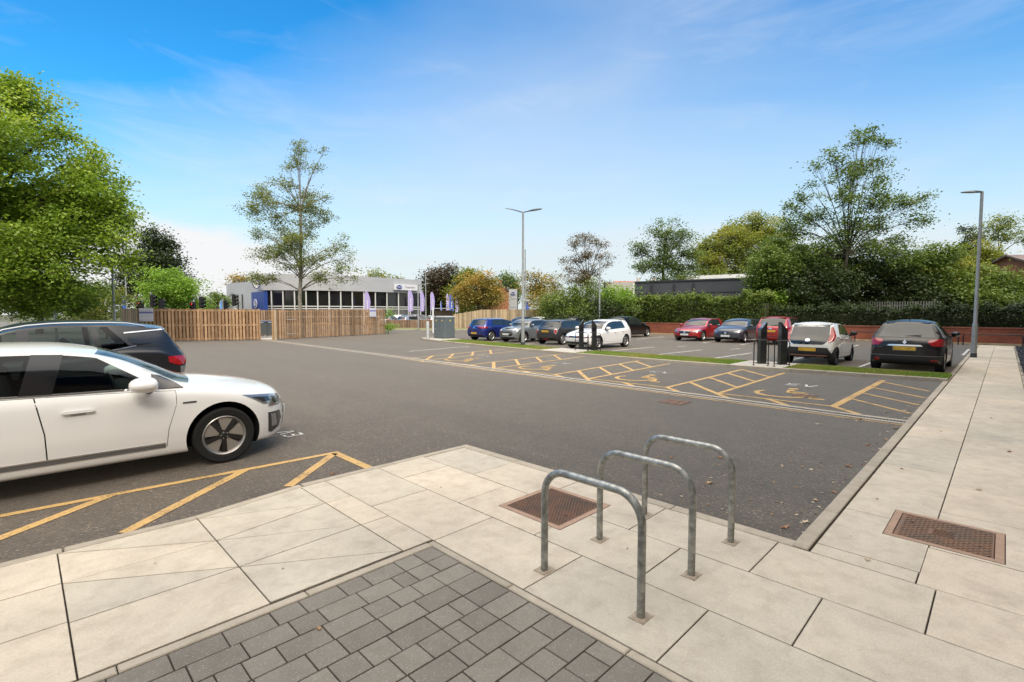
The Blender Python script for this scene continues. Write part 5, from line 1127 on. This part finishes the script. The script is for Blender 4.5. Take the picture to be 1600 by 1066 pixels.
# feather flags
def flag(px,d,ztop,zbot,w_,mt,lab,lean=0.,white_=True,grp='feather flags around the showroom'):
    p=WG(px,d); t=thing('feather_flag',lab,'flag',(p.x,p.y,0),R(-45)+rnd.uniform(-.3,.3),grp)
    m=M(); m.tube([(0,0,0),(0,0,ztop-.5),(w_*.12,0,ztop-.15),(w_*.5,0,ztop)],[.04,.03,.02,.015],6); m.obj('pole',white,t)
    P=[(0,zbot),(w_*.9,zbot+.1),(w_,ztop-1.4),(w_*.9,ztop-.8),(w_*.65,ztop-.25),(w_*.3,ztop-.02),(.02,ztop-.3)]; n=len(P)
    m=M(); m.add([(x,-.012+.06*math.sin(z*2.5),z) for x,z in P]+[(x,.012+.06*math.sin(z*2.5),z) for x,z in P],[list(range(n)),list(range(n,2*n))[::-1]]+[[i,(i+1)%n,n+(i+1)%n,n+i] for i in range(n)]); c_=m.obj('sail',mt,t,fix=True)
    if white_:
        m=M(); z=ztop-1.3
        for k in range(6): m.box((w_*.5,-.09,z),(w_*.22,.01,.16)); z-=.26
        m.obj('lettering',lw_,c_)
lil=mat('lilac_cloth',(.42,.36,.66),.7); blc=mat('blue_cloth',(.04,.12,.55),.7); lbc=mat('sky_blue_cloth',(.12,.32,.75),.7)
for px,d,a,b,w_,mt,lab in ((570.5,62,4.6,1.9,.68,lil,'lilac feather flag standing nearest the end of the slatted fence'),(638,68,5.05,2.0,.7,lil,'lilac feather flag before the right end of the showroom glazing'),(657,70,5.0,2.0,.65,lil,'lilac feather flag at the very corner of the showroom'),(673,74,5.0,2.2,.62,lil,'lilac feather flag standing clear to the right of the showroom'),(697.5,78,4.9,2.2,.5,lil,'narrow lilac flag overlapping a broad blue flag'),(702,80,4.9,2.0,.75,blc,'broad blue flag with white lettering above the shelter'),(712,82,4.6,2.0,.5,lil,'slim lilac flag just before the orange-leaved tree'),(688.5,84,3.9,2.2,.25,blc,'thin blue flag between the lilac ones'),
    (344,66,3.6,2.0,.85,lbc,'sky blue flag left of the showroom wing'),(313,64,3.9,2.0,.7,lbc,'sky blue flag beside the white canopy'),(797,72,3.5,1.5,.3,blc,'small blue flag left of the pylon sign'),(821,72,3.6,1.6,.55,blc,'blue flag right of the pylon sign')):
    flag(px,d,a,b,w_,mt,lab)
# white arched canopy behind the left fence
p=WG(331,72); t=thing('canopy','white arched canopy roof behind the traffic lights','canopy',(p.x,p.y,0),R(-45)); m=M(); n=12; vs=[]
for y in (-2,2): vs+=[(2.5*math.cos(math.pi*i/n)*1.0,y,2.1+1.5*math.sin(math.pi*i/n)) for i in range(n+1)]
m.add(vs,[[i,i+1,n+2+i,n+1+i] for i in range(n)]+[list(range(n+1))]); m.obj('roof_shell',mat('canopy_white',(.7,.7,.7),.5),t,smooth=True)
m=M(); 
for x in (-2.3,2.3):
    for y in (-1.8,1.8): m.box((x,y,1.1),(.12,.12,2.2))
m.obj('legs',steel,t)
# traffic lights
tlb=mat('signal_black',(.012,.012,.012),.5); redon=mat('red_light_on',(.5,.01,.01),.4,emit=((1,.03,.03),1.6))
def signal(px,d,ztop,ang,lab,lit=False,pole=True):
    p=WG(px,d); t=thing('traffic_light',lab,'traffic light',(p.x,p.y,0),R(-45)+ang,'traffic lights beyond the left fence')
    if pole: m=M(); m.tube([(0,.16,0),(0,.16,ztop+.25)],.055,8); m.obj('pole',lamppaint,t)
    m=M(); m.box((0,0,ztop-.5),(.34,.24,1.05)); hd=m.obj('signal_head',tlb,t)
    for k in range(3):
        z=ztop-.17-.33*k; m=M(); m.lathe([(.115,-.36),(.13,-.12)],14,'Y',(0,0,z)); m.obj('visor',tlb,t)
        m=M(); m.lathe([(.001,-.135),(.1,-.13)],14,'Y',(0,0,z)); m.obj('lens',redon if (lit and k==0) else mat('lens_off',(.02,.02,.02),.2),t)
signal(220.5,40,2.75,0,'traffic light with lit red lamp above the white notice',True); signal(239.5,43,3.35,1.5,'dark traffic light head left of its grey post, before the pale green tree'); signal(252,43,3.0,2.6,'dark traffic light head seen from behind, right of the grey post',pole=False)
signal(302.5,44,2.75,.0,'traffic light with lit red lamp nearest the sky blue flag',True); signal(315.5,45,3.25,1.5,'dark side-on traffic light right of the second red lamp'); signal(351,46,2.9,2.8,'dark square signal head left of the showroom wing slits'); signal(366.5,46,3.5,1.6,'dark side-on traffic light in front of the showroom wing')
p=WG(195.5,50); t=thing('street_banner','blue and white banner hanging on the pale column left of the dark tree','banner',(p.x,p.y,0),R(-45)); m=M(); m.box((0,0,2.5),(.5,.04,2.0)); m.obj('cloth',blc,t); m=M(); m.box((0,-.025,3.2),(.44,.01,.3)); m.obj('white_patch',lw_,t)
# dark clad shed and white roofed building at the right
t=thing('dark_shed','long dark grey clad building behind the clipped hedge','building',(0,0,0))
s0=WG(991,57).xy;s1=WG(1215,49).xy; m=M(); wallseg(m,s0,s1,0,5.25,12.)
m.obj('cladding',mat('dark_grey_cladding',(.062,.066,.078),.6,var=.1,vs=.7),t)
m=M(); wallseg(m,s0-s0.normalized()*.1,s1-s1.normalized()*.1,5.25,5.42,12.); m.obj('roof_edge',mat('dark_flashing',(.03,.032,.037),.5),t)
for px_ in (1018,1053,1083,1188): 
    c,a_,n_=onwall(s0,s1,px_,0,5.0 if px_<1100 else 5.7,.14,mat('dark_flashing',(.03,.032,.037),.5),'downpipe',.12,t,.08)
tt_=(s1-s0).normalized(); m=M(); m.box(((s0+s1).x/2-s0.normalized().x*.03,(s0+s1).y/2-s0.normalized().y*.03,4.0),((s1-s0).length,.04,.05),math.atan2(tt_.y,tt_.x)); m.obj('cladding_joint',mat('dark_flashing',(.03,.032,.037),.5),t)
p=WG(989.5,56.5); m=M(); m.box((p.x,p.y,2.6),(.16,.16,5.2),R(45)); m.obj('corner_pole',white,t)
t=thing('white_roofed_building','white profiled roof with red end panel showing above the dark shed','building',(0,0,0))
w0_=WG(1064,74).xy;w1_=WG(1240,66).xy; m=M(); wallseg(m,w0_,w1_,0,7.3,14.); m.obj('upper_wall',mat('white_profiled_sheet',(.82,.82,.80),.6,var=.08,vs=1.2),t)
v0_=WG(1046,75).xy; m=M(); wallseg(m,v0_,w0_,0,6.5,14.); m.obj('sign_wall',white,t); c,a_,n_=onwall(v0_,w0_,1063,5.8,7.3,.5,mat('red_panel',(.55,.04,.03),.5),'red_panel',.3,t,.1)
c,a_,n_=onwall(v0_,w0_,1055.5,5.9,6.0,.05,white,'letter_mount',.05,t,.1)
if n_.dot(Vector((math.sin(a_),-math.cos(a_))))<0: a_+=math.pi
text('ES',t,(c.x+n_.x*.15,c.y+n_.y*.15,6.0),a_,.95,mat('red_panel',(.55,.04,.03),.5),'red_lettering')
# houses
def house(px,d,w_,dp,h,rh,rz,lab,mt,rt_,gable=True):
    p=WG(px,d); t=thing('house',lab,'house',(p.x,p.y,0),rz); m=M(); m.box((0,0,h/2),(w_,dp,h)); m.add([(-w_/2,-dp/2,h),(-w_/2,dp/2,h),(-w_/2,0,h+rh),(w_/2,-dp/2,h),(w_/2,dp/2,h),(w_/2,0,h+rh)],[(0,2,1),(3,4,5)]); m.obj('wall',mt,t,fix=True)
    e=.35; m=M()
    for s_ in (1,-1):
        m.add([(-w_/2-e,s_*(dp/2+e),h-rh*e/(dp/2)),(w_/2+e,s_*(dp/2+e),h-rh*e/(dp/2)),(w_/2+e,0,h+rh),(-w_/2-e,0,h+rh),(-w_/2-e,s_*(dp/2+e),h-rh*e/(dp/2)+.15),(w_/2+e,s_*(dp/2+e),h-rh*e/(dp/2)+.15),(w_/2+e,0,h+rh+.15),(-w_/2-e,0,h+rh+.15)],[(0,1,2,3),(4,5,6,7),(0,1,5,4),(1,2,6,5),(3,0,4,7),(2,3,7,6)])
    r_=m.obj('roof',rt_,t,fix=True); m=M(); m.box((w_*.3,0,h+rh+.4),(.6,.5,1.3)); m.obj('chimney',mt,r_)
    for x in (-w_*.28,w_*.28):
        for z in (h*.35,h*.72): m=M(); m.box((x,-dp/2-.02,z),(1.1,.06,1.1)); f=m.obj('window',white,t); m=M(); m.box((x,-dp/2-.055,z),(.95,.02,.95)); m.obj('pane',glb,f)
hb=mat('house_brick',(.34,.14,.08),.9,var=.2,vs=2.); hr_=mat('brown_tile_roof',(.17,.13,.115),.85,var=.3,vs=3.); hr2=mat('red_tile_roof',(.36,.12,.07),.85,var=.3,vs=3.)
house(781,98,9,7,4.6,2.8,R(45),'red brick gabled house between the orange tree and the pylon sign',hb,hr_)
house(998,120,12,8,7.2,2.2,R(-40),'red roofed house just left of the dark shed',mat('render_cream',(.5,.46,.4),.8),hr2)
house(978,112,9,8,6.6,2.1,R(-45),'pale gabled house with grey roof beside the bright shrub',mat('render_cream',(.5,.46,.4),.8),mat('grey_tile_roof',(.22,.2,.19),.85,var=.2,vs=3.))
house(1642,44,8,8,5.2,1.6,R(-45),'brown tiled bungalow roof cut by the right edge behind the shrubs',hb,hr_)
# far parked cars of the dealership
fm=[PW,PS,PU,PN,PW,PR,PG,PK]
protos={}
def farcar(px,d,rz,k,lab):
    p=WG(px,d)
    if k not in protos:
        sp=hatch(4.2,1.78,1.48+(.1 if k%3==0 else 0),.32,fm[k],fl=lampsF(.6,.7),rl=lampsR(.85,1.0)); protos[k]=Car('showroom_car',lab,p.x,p.y,rz,sp,group='cars on the showroom forecourt').root; protos[k]['label']=lab
    else:
        c=copytree(protos[k]); c.location=(p.x,p.y,0); c.rotation_euler=(0,0,rz); c['label']=lab
fl_=[(609,66,.6,1,'silver car just past the end of the slatted fence'),(616,67.5,2.6,0,'white car left of the dark upright figure gap on the forecourt'),(632,66,3.6,3,'dark car on the forecourt behind the low fence'),(643,63,.2,1,'pale silver car side-on behind the low brown fence'),(658,66,1.2,3,'dark car right of the grey lamp column on the forecourt'),(668,70,3.9,4,'white car left of the tall flag pole'),(680,72,.9,2,'blue car under the clear-standing lilac flag'),(690,66,2.2,7,'dark car behind the brown shelter'),(712,70,.4,0,'white car right of the brown shelter'),(719,76,2.4,6,'grey car below the slim lilac flag'),(729,72,.8,1,'silver car at the left foot of the orange-leaved tree'),(738,80,3.,4,'white car before the orange-leaved tree, above the fence'),(704,84,1.8,1,'silver car deep in the forecourt under the broad blue flag'),(776,74,.2,4,'white car roof seen above the tall plain fence'),(651,78,.3,0,'white car close to the showroom glazing'),(725,88,.3,3,'dark car far back between the flags and the orange-leaved tree')]
for a in fl_: farcar(*a)
# ------------------------------------------------------------ trees and hedges
def rv(n): 
    v=nr.normal(0,1,(n,3)); return v/np.linalg.norm(v,axis=1)[:,None]
def leafquads(P,size,T,name,m,parent,kind=None,label=None,flat=.5,asp=.62):
    n=len(P); nrm=rv(n); nrm[:,2]=np.abs(nrm[:,2])+flat; nrm/=np.linalg.norm(nrm,axis=1)[:,None]
    a=np.cross(nrm,rv(n)); a/=np.linalg.norm(a,axis=1)[:,None]; b=np.cross(nrm,a); s=size*nr.uniform(.65,1.3,n)[:,None]
    V=np.stack([P-a*s,P-b*s*asp+nrm*s*.15,P+a*s,P+b*s*asp+nrm*s*.15],1).reshape(-1,3)
    return quadmesh(name,V,np.clip(T,0,1),m,parent)
DENS=3.1; SZ=.78
def tree(name,label,d,base,fork,lobes,leaf,lm,bm_=None,cl=1.1,per=34,spread=.42,tr=.25,dd=.8,shell=.55,trunk_vis=True,twigs=True,tbias=0.,group=None,hz=0.,cat='tree',limb=1.):
    'lobes: (px,py,rx,ry) in photo pixels at distance d (metres); clusters per square metre cl'
    bm_=bm_ or wood_dark; B_=WG(base,d,hz); t=thing(name,label,cat,tuple(B_),0,group); k=d/770.
    r_=.5**.5; ax=np.array([r_,-r_,0]); fw=np.array([r_,r_,0]); up=np.array([0,0,1.]); Bn=np.array(B_)
    F_=np.array(W(fork[0],fork[1],d))-Bn; m=M(); n=7
    pts=[Vector((0,0,-.1))]+[Vector(F_*(i/n)+np.array([nr.normal(0,.04),nr.normal(0,.04),0])*min(1,F_[2]*.3)) for i in range(1,n+1)]
    m.tube(pts,[tr*(1.25 if i==0 else 1-.5*i/n) for i in range(n+1)],9)
    PP=[];TT=[]
    for (cx,cy,rx,ry) in lobes:
        c=np.array(W(cx,cy,d))-Bn+fw*nr.uniform(-1,1)*dd*rx*k; R3=np.array([rx*k,(rx*k+ry*k)/2*.9,ry*k])
        ncl=max(3,int(cl*4*math.pi*((R3[0]*R3[2]))*1.0)); u=rv(ncl); rad=(shell+(1-shell)*nr.random(ncl))[:,None]
        rad*= (1+.16*nr.normal(0,1,ncl))[:,None]
        q=u*rad; C=c+ax*(q[:,:1]*R3[0])+fw*(q[:,1:2]*R3[1])+up*(q[:,2:]*R3[2])
        # limb from trunk
        st=Vector(pts[-1]) if c[2]>F_[2]*.9 else Vector(F_*max(.35,min(1,c[2]/max(F_[2],.1)*.7)))
        e=Vector(c); mid=st.lerp(e,.5)+Vector((nr.normal(0,.1),nr.normal(0,.1),.12*(e-st).length))*.8
        rb=tr*.30*limb; L1=[st,st.lerp(mid,.5)+Vector((0,0,.03*(e-st).length)),mid,mid.lerp(e,.5),e]; m.tube(L1,[rb,rb*.8,rb*.62,rb*.45,rb*.25],6,cap=False)
        if twigs:
            for C_ in C[:: max(1,int(len(C)/22))]:
                s_=L1[rnd.randint(2,4)]; E_=Vector(C_); m.tube([s_,s_.lerp(E_,.5)+Vector((nr.normal(0,.12),nr.normal(0,.12),.06)),E_],[rb*.28,rb*.18,.008*max(1,d/35)],4,cap=False)
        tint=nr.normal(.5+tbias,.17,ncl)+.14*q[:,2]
        nn=nr.poisson(per*DENS,ncl)+1; idx=np.repeat(np.arange(ncl),nn)
        off=nr.normal(0,1,(len(idx),3))*np.array([1,1,.62])*spread*nr.uniform(.6,1.25,ncl)[idx][:,None]
        PP.append(C[idx]+off); TT.append(tint[idx]+nr.normal(0,.13,len(idx)))
    m.obj('trunk',bm_,t,smooth=60)
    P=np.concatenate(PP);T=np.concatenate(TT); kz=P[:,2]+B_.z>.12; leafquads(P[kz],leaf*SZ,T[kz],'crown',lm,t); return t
L_bright=leafmat('leaf_bright_green',(.07,.115,.018),(.185,.285,.035),(.38,.45,.075),.33)
L_birch=leafmat('leaf_birch',(.10,.135,.04),(.19,.23,.07),(.32,.32,.10),.3)
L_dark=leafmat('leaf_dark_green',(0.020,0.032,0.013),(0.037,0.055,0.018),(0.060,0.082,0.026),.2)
L_mid=leafmat('leaf_mid_green',(0.065,0.102,0.026),(0.123,0.181,0.041),(0.203,0.261,0.065),.3)
L_lime=leafmat('leaf_lime_green',(0.108,0.189,0.027),(0.203,0.338,0.047),(0.338,0.472,0.081),.35)
L_yel=leafmat('leaf_yellow_green',(0.117,0.156,0.033),(0.208,0.247,0.046),(0.390,0.338,0.078),.3)
L_org=leafmat('leaf_orange_brown',(.14,.15,.045),(.27,.22,.06),(.50,.30,.075),.33)
L_red=leafmat('leaf_purple_brown',(0.042,0.042,0.022),(0.078,0.060,0.036),(0.120,0.072,0.042),.2)
L_hedge=leafmat('leaf_hedge',(0.058,0.090,0.023),(0.133,0.187,0.039),(0.234,0.289,0.066),.28)
# big bright tree at the left
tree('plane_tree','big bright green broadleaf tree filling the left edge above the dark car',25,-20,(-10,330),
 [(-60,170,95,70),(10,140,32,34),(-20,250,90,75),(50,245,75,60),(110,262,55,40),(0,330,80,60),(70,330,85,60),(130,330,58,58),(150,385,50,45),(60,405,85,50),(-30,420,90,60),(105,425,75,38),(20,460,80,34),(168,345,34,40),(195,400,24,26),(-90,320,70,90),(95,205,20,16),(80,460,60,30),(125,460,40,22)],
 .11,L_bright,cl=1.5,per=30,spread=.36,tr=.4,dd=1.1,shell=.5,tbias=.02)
# second layer below it
tree('hedgerow_tree','mid green lower trees behind the big bright tree at far left',42,60,(60,440),[(10,470,50,38),(60,465,50,36),(115,468,45,34),(160,470,34,32),(-50,465,50,40)],.13,L_mid,cl=.8,per=30,spread=.5)
tree('yellowing_shrub','yellow green shrub under the big tree, left of the timber fence',34,165,(165,480),[(150,478,26,20),(176,474,20,24),(120,486,24,16),(165,500,30,14)],.09,L_yel,cl=1.2,per=30,spread=.3,tr=.06)
tree('dark_tall_tree','tall dark tree standing between the big bright tree and the pale green one',62,243,(243,430),[(243,405,28,42),(225,425,26,34),(262,420,24,32),(243,375,22,20),(235,450,32,30),(205,450,24,30),(270,448,18,24)],.19,L_dark,cl=.5,per=34,spread=.7,tr=.35)
tree('pale_green_tree','rounded pale green tree behind the traffic lights',50,275,(275,470),[(270,445,34,26),(295,452,28,22),(248,462,30,20),(275,470,42,22),(230,475,22,16),(305,474,20,18)],.13,L_lime,cl=.75,per=34,spread=.45,tr=.2)
tree('bushes','low green bushes left of the showroom wing',70,335,(335,480),[(335,472,24,14),(350,468,16,12),(322,478,16,12)],.18,L_mid,cl=.5,per=28,spread=.6,tr=.1,cat='shrub')
# birch
tree('birch_tree','tall airy birch with sparse olive leaves rising behind the slatted fence',44,468,(470,330),
 [(470+(a-470)*.94,b,c*1.3,e*1.45) for a,b,c,e in [(468,228,7,18),(471,255,13,13),(452,262,8,7),(497,262,12,8),(398,298,17,15),(414,318,20,14),(386,330,13,11),(428,344,20,16),(402,365,9,14),(452,292,14,10),(470,305,18,16),(459,330,20,16),(487,322,15,12),(505,338,16,12),(513,310,9,8),(438,372,22,14),(474,356,22,16),(478,384,26,14),(392,398,16,7),(414,392,20,10),(446,402,24,14),(524,392,12,9),(541,380,6,14),(546,402,8,12),(505,402,20,8),(478,415,24,12),(424,436,24,9),(404,440,12,9),(516,434,22,10),(540,428,10,16),(566,434,7,9),(455,384,22,14),(372,322,9,6),(508,234,4,6),(430,282,8,7)]],
 .10,L_birch,bark_birch,cl=1.15,per=13,spread=.30,tr=.19,dd=.9,shell=.3,limb=.85)
# small trees behind the showroom
tree('far_treetop','green treetop peeping over the showroom roof',110,600,(600,450),[(592,432,14,8),(612,436,12,7),(580,438,10,6)],.28,L_yel,cl=.25,per=26,spread=.8,tr=.2)
tree('far_brown_treetop','small brown green treetop above the showroom wing',110,375,(375,450),[(372,440,14,7),(384,436,8,5)],.28,L_org,cl=.25,per=24,spread=.8,tr=.2)
tree('copper_tree','dark copper-leaved tree right of the showroom',92,692,(692,450),[(690,436,22,22),(700,428,14,16),(675,450,20,24),(700,462,26,26),(680,478,30,20)],.25,L_red,cl=.32,per=34,spread=.9,tr=.35)
tree('olive_tree','olive green tree between the copper tree and the orange tree',90,725,(725,450),[(722,440,18,18),(738,438,20,16),(715,462,18,24),(735,470,26,22)],.25,L_yel,cl=.32,per=32,spread=.9,tr=.3,tbias=-.25)
tree('orange_tree','orange-leaved tree standing above the tall plain fence',66,752,(750,460),[(740,452,26,22),(765,448,20,18),(722,466,22,20),(752,472,34,18),(775,462,14,16),(758,434,12,10)],.18,L_org,cl=.5,per=30,spread=.6,tr=.22)
for i,(px,py,rx,ry,lm,lb) in enumerate(((700,478,60,18,L_mid,'far green treeline behind the showroom flags'),(790,452,24,18,L_mid,'green tree crown far behind the pylon sign'),(795,432,9,10,L_mid,'small conical treetop above the pylon sign'),(640,470,60,20,L_mid,'distant green trees behind the showroom corner'))):
    tree('distant_tree',lb,125,px,(px,py+8),[(px,py,rx,ry),(px-rx*.5,py+4,rx*.5,ry*.8),(px+rx*.5,py+5,rx*.5,ry*.8)],.3,lm,cl=.2,per=26,spread=1.,tr=.3)
tree('orange_topped_tree','tree with orange top just right of the middle lamp post',56,845,(845,460),[(835,438,18,18),(850,450,18,20),(828,455,14,18),(848,474,26,18)],.15,L_org,cl=.55,per=30,spread=.5,tr=.2)
tree('sparse_brown_tree','sparse brown green tree with visible limbs above the dark shrubs',46,917,(918,440),
 [(915,372,22,10),(895,382,12,10),(938,384,14,9),(918,398,18,12),(895,406,22,9),(940,404,14,8),(918,424,26,12),(890,424,14,8),(950,412,10,6),(905,440,30,12),(928,446,20,12)],.085,leafmat('leaf_sparse_brown',(.07,.075,.03),(.14,.10,.045),(.24,.14,.06),.3),cl=1.5,per=20,spread=.32,tr=.16,shell=.25)
tree('hazy_tree','thin brown tipped tree between the orange top and the sparse tree',50,866,(866,450),[(866,440,16,12),(858,462,20,20),(876,468,20,20)],.11,L_org,cl=.7,per=16,spread=.4,tr=.12,tbias=-.3)
for px,py,rx,ry,lm,lb,d in ((880,478,34,24,L_hedge,'dark shrub mass at the left end of the boundary planting',44),(915,470,30,34,L_hedge,'tall dark shrub under the sparse tree',43),(945,485,26,20,L_dark,'dark shrub behind the thin pale column',42),(962,462,24,22,L_lime,'bright green shrub at the left end of the clipped hedge',44),(905,500,50,14,L_dark,'low dark undergrowth behind the parked cars',41.5),(975,482,22,14,L_mid,'mid green shrub where the clipped hedge begins',43)):
    tree('boundary_shrub',lb,d,px,(px,py+ry*.4),[(px,py,rx,ry),(px-rx*.5,py+ry*.3,rx*.6,ry*.7),(px+rx*.5,py+ry*.25,rx*.6,ry*.7),(px,py+ry*.7,rx*.9,ry*.5)],.11,lm,cl=1.3,per=26,spread=.4,tr=.08,twigs=True,cat='shrub',group='shrubs along the boundary',limb=1.2)
tree('round_open_tree','rounded open-crowned tree above the left end of the dark shed',64,1038,(1036,420),
 [(1035,368,30,18),(1065,372,22,16),(1005,392,22,16),(1038,396,30,18),(1075,398,18,18),(996,418,16,14),(1025,420,28,18),(1060,422,28,18),(1085,415,10,16),(1040,440,40,12)],.15,L_mid,cl=.62,per=20,spread=.5,tr=.35,shell=.35,tbias=-.12)
tree('yellow_green_tree','large yellow green tree behind the white roofed building',78,1170,(1170,420),
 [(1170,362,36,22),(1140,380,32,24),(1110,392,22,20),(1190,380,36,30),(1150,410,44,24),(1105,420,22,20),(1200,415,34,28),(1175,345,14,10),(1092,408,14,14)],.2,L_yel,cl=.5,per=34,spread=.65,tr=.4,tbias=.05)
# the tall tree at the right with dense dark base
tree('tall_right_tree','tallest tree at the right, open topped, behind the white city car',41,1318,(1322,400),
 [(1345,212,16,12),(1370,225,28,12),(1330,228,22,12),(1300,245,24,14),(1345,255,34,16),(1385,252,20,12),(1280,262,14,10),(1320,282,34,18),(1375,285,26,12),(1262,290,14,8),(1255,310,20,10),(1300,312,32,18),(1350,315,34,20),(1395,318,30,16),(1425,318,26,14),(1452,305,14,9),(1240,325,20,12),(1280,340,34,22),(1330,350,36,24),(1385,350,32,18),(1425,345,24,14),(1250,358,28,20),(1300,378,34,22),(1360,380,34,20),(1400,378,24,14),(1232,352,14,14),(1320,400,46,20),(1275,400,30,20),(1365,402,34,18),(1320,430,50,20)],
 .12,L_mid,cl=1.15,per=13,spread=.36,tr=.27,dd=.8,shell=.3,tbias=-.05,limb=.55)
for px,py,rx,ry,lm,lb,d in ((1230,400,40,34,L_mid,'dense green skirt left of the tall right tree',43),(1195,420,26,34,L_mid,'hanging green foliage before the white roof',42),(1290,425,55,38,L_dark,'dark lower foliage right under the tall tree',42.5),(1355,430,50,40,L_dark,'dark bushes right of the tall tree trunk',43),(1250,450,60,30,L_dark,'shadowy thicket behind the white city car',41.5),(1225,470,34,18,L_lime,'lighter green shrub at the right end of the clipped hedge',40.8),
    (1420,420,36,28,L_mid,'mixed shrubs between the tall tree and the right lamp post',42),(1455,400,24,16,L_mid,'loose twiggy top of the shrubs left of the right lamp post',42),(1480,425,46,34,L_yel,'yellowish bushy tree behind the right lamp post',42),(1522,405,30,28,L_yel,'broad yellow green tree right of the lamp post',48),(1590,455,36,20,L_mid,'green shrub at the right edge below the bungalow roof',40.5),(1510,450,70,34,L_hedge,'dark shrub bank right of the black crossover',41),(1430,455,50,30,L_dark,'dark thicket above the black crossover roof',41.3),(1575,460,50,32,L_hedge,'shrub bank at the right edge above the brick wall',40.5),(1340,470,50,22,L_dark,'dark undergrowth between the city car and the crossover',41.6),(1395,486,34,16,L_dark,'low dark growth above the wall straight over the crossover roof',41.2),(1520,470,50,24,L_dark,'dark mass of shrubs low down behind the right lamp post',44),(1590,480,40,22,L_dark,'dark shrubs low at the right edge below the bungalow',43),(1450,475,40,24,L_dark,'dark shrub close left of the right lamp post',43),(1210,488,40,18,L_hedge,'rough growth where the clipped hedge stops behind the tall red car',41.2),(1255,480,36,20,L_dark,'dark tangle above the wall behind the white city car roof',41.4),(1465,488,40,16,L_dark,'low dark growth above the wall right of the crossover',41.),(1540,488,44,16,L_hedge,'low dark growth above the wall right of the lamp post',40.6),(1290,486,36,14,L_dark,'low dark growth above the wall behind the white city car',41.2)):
    tree('wooded_shrub',lb,d,px,(px,py+ry*.4),[(px,py,rx,ry),(px-rx*.55,py+ry*.3,rx*.55,ry*.7),(px+rx*.55,py+ry*.2,rx*.55,ry*.7),(px,py+ry*.6,rx*.8,ry*.5)],.14,lm,cl=1.25,per=28,spread=.42,tr=.1,cat='shrub',group='shrubs and small trees behind the brick wall',hz=.8,limb=1.2)
tree('far_right_tree','rounded open tree far right behind the lamp post',62,1560,(1560,400),[(1550,352,26,14),(1572,366,28,16),(1535,368,18,14),(1595,372,20,14)],.15,L_yel,cl=.6,per=20,spread=.5,tr=.2,shell=.4,tbias=-.2)
tree('dark_conifer','small dark conifer left of the right lamp post',60,1514,(1514,400),[(1514,362,9,10),(1514,378,15,12),(1514,396,20,14)],.14,L_dark,cl=.7,per=28,spread=.4,tr=.15)
# clipped hedge above the wall
def hedge(a,b,w_,z0,h,lab,lm,n):
    a=Vector(a);b=Vector(b);L_=(b-a).length; ang=math.atan2(b.y-a.y,b.x-a.x); t=thing('clipped_hedge',lab,'hedge',(a.x,a.y,z0),ang)
    m=M(); m.box((L_/2,0,h*.45),(L_-.6,w_*.55,h*.8)); m.obj('inner_branches',mat('hedge_core',(.045,.05,.02),.95,var=.5,vs=6.,bump=.5),t)
    x=nr.uniform(0,L_,n); f=nr.random(n); top=f<.34; hh=h*(1+.06*np.sin(x*1.3)+.05*np.sin(x*3.7+1)+.05*np.sin(x*8.1)+.05*np.sin(x*.71+2))
    y=np.where(top,nr.uniform(-w_/2,w_/2,n),np.where(nr.random(n)<.8,-w_/2,w_/2)+nr.normal(0,.09,n)+.07*np.sin(x*2.1)+.05*np.sin(x*5.3)); z=np.where(top,hh+np.abs(nr.normal(0,.22,n))*(.3+.8*np.abs(np.sin(x*2.7))),nr.uniform(0.02,1,n)*hh)
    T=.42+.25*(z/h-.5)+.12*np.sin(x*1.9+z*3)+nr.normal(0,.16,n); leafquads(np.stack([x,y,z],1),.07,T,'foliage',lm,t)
hedge((40.4,12.6),(41.2,28),1.6,.8,2.05,'long clipped green hedge above the brick wall in front of the dark shed',L_hedge,70000)
hedge((39.6,-8),(40.3,12.4),1.2,.8,1.1,'low rough hedge base under the trees above the brick wall at the right',L_dark,36000)
# palisade behind the trees
t=thing('palisade_fence','pale steel palisade fence glimpsed through the dark trees on the right','fence',(49,3.5,0)); m=M(); y=0
while y<8: m.box((0,y,1.55),(.02,.07,2.3)); y+=.16
m.obj('pales',mat('palisade_grey',(.16,.165,.15),.6),t); m=M(); m.box((.04,4,.9),(.03,8,.06)); m.box((.04,4,2.4),(.03,8,.06)); m.obj('rails',mat('palisade_grey',(.16,.165,.15),.6),t)
# shrub at the end of the slatted fence
tree('fence_end_shrub','green shrub tucked at the right end of the slatted fence',43,606,(606,505),[(607,500,8,14),(606,512,10,9),(614,513,9,6),(604,492,5,8)],.07,L_lime,cl=1.6,per=24,spread=.22,tr=.04,cat='shrub')
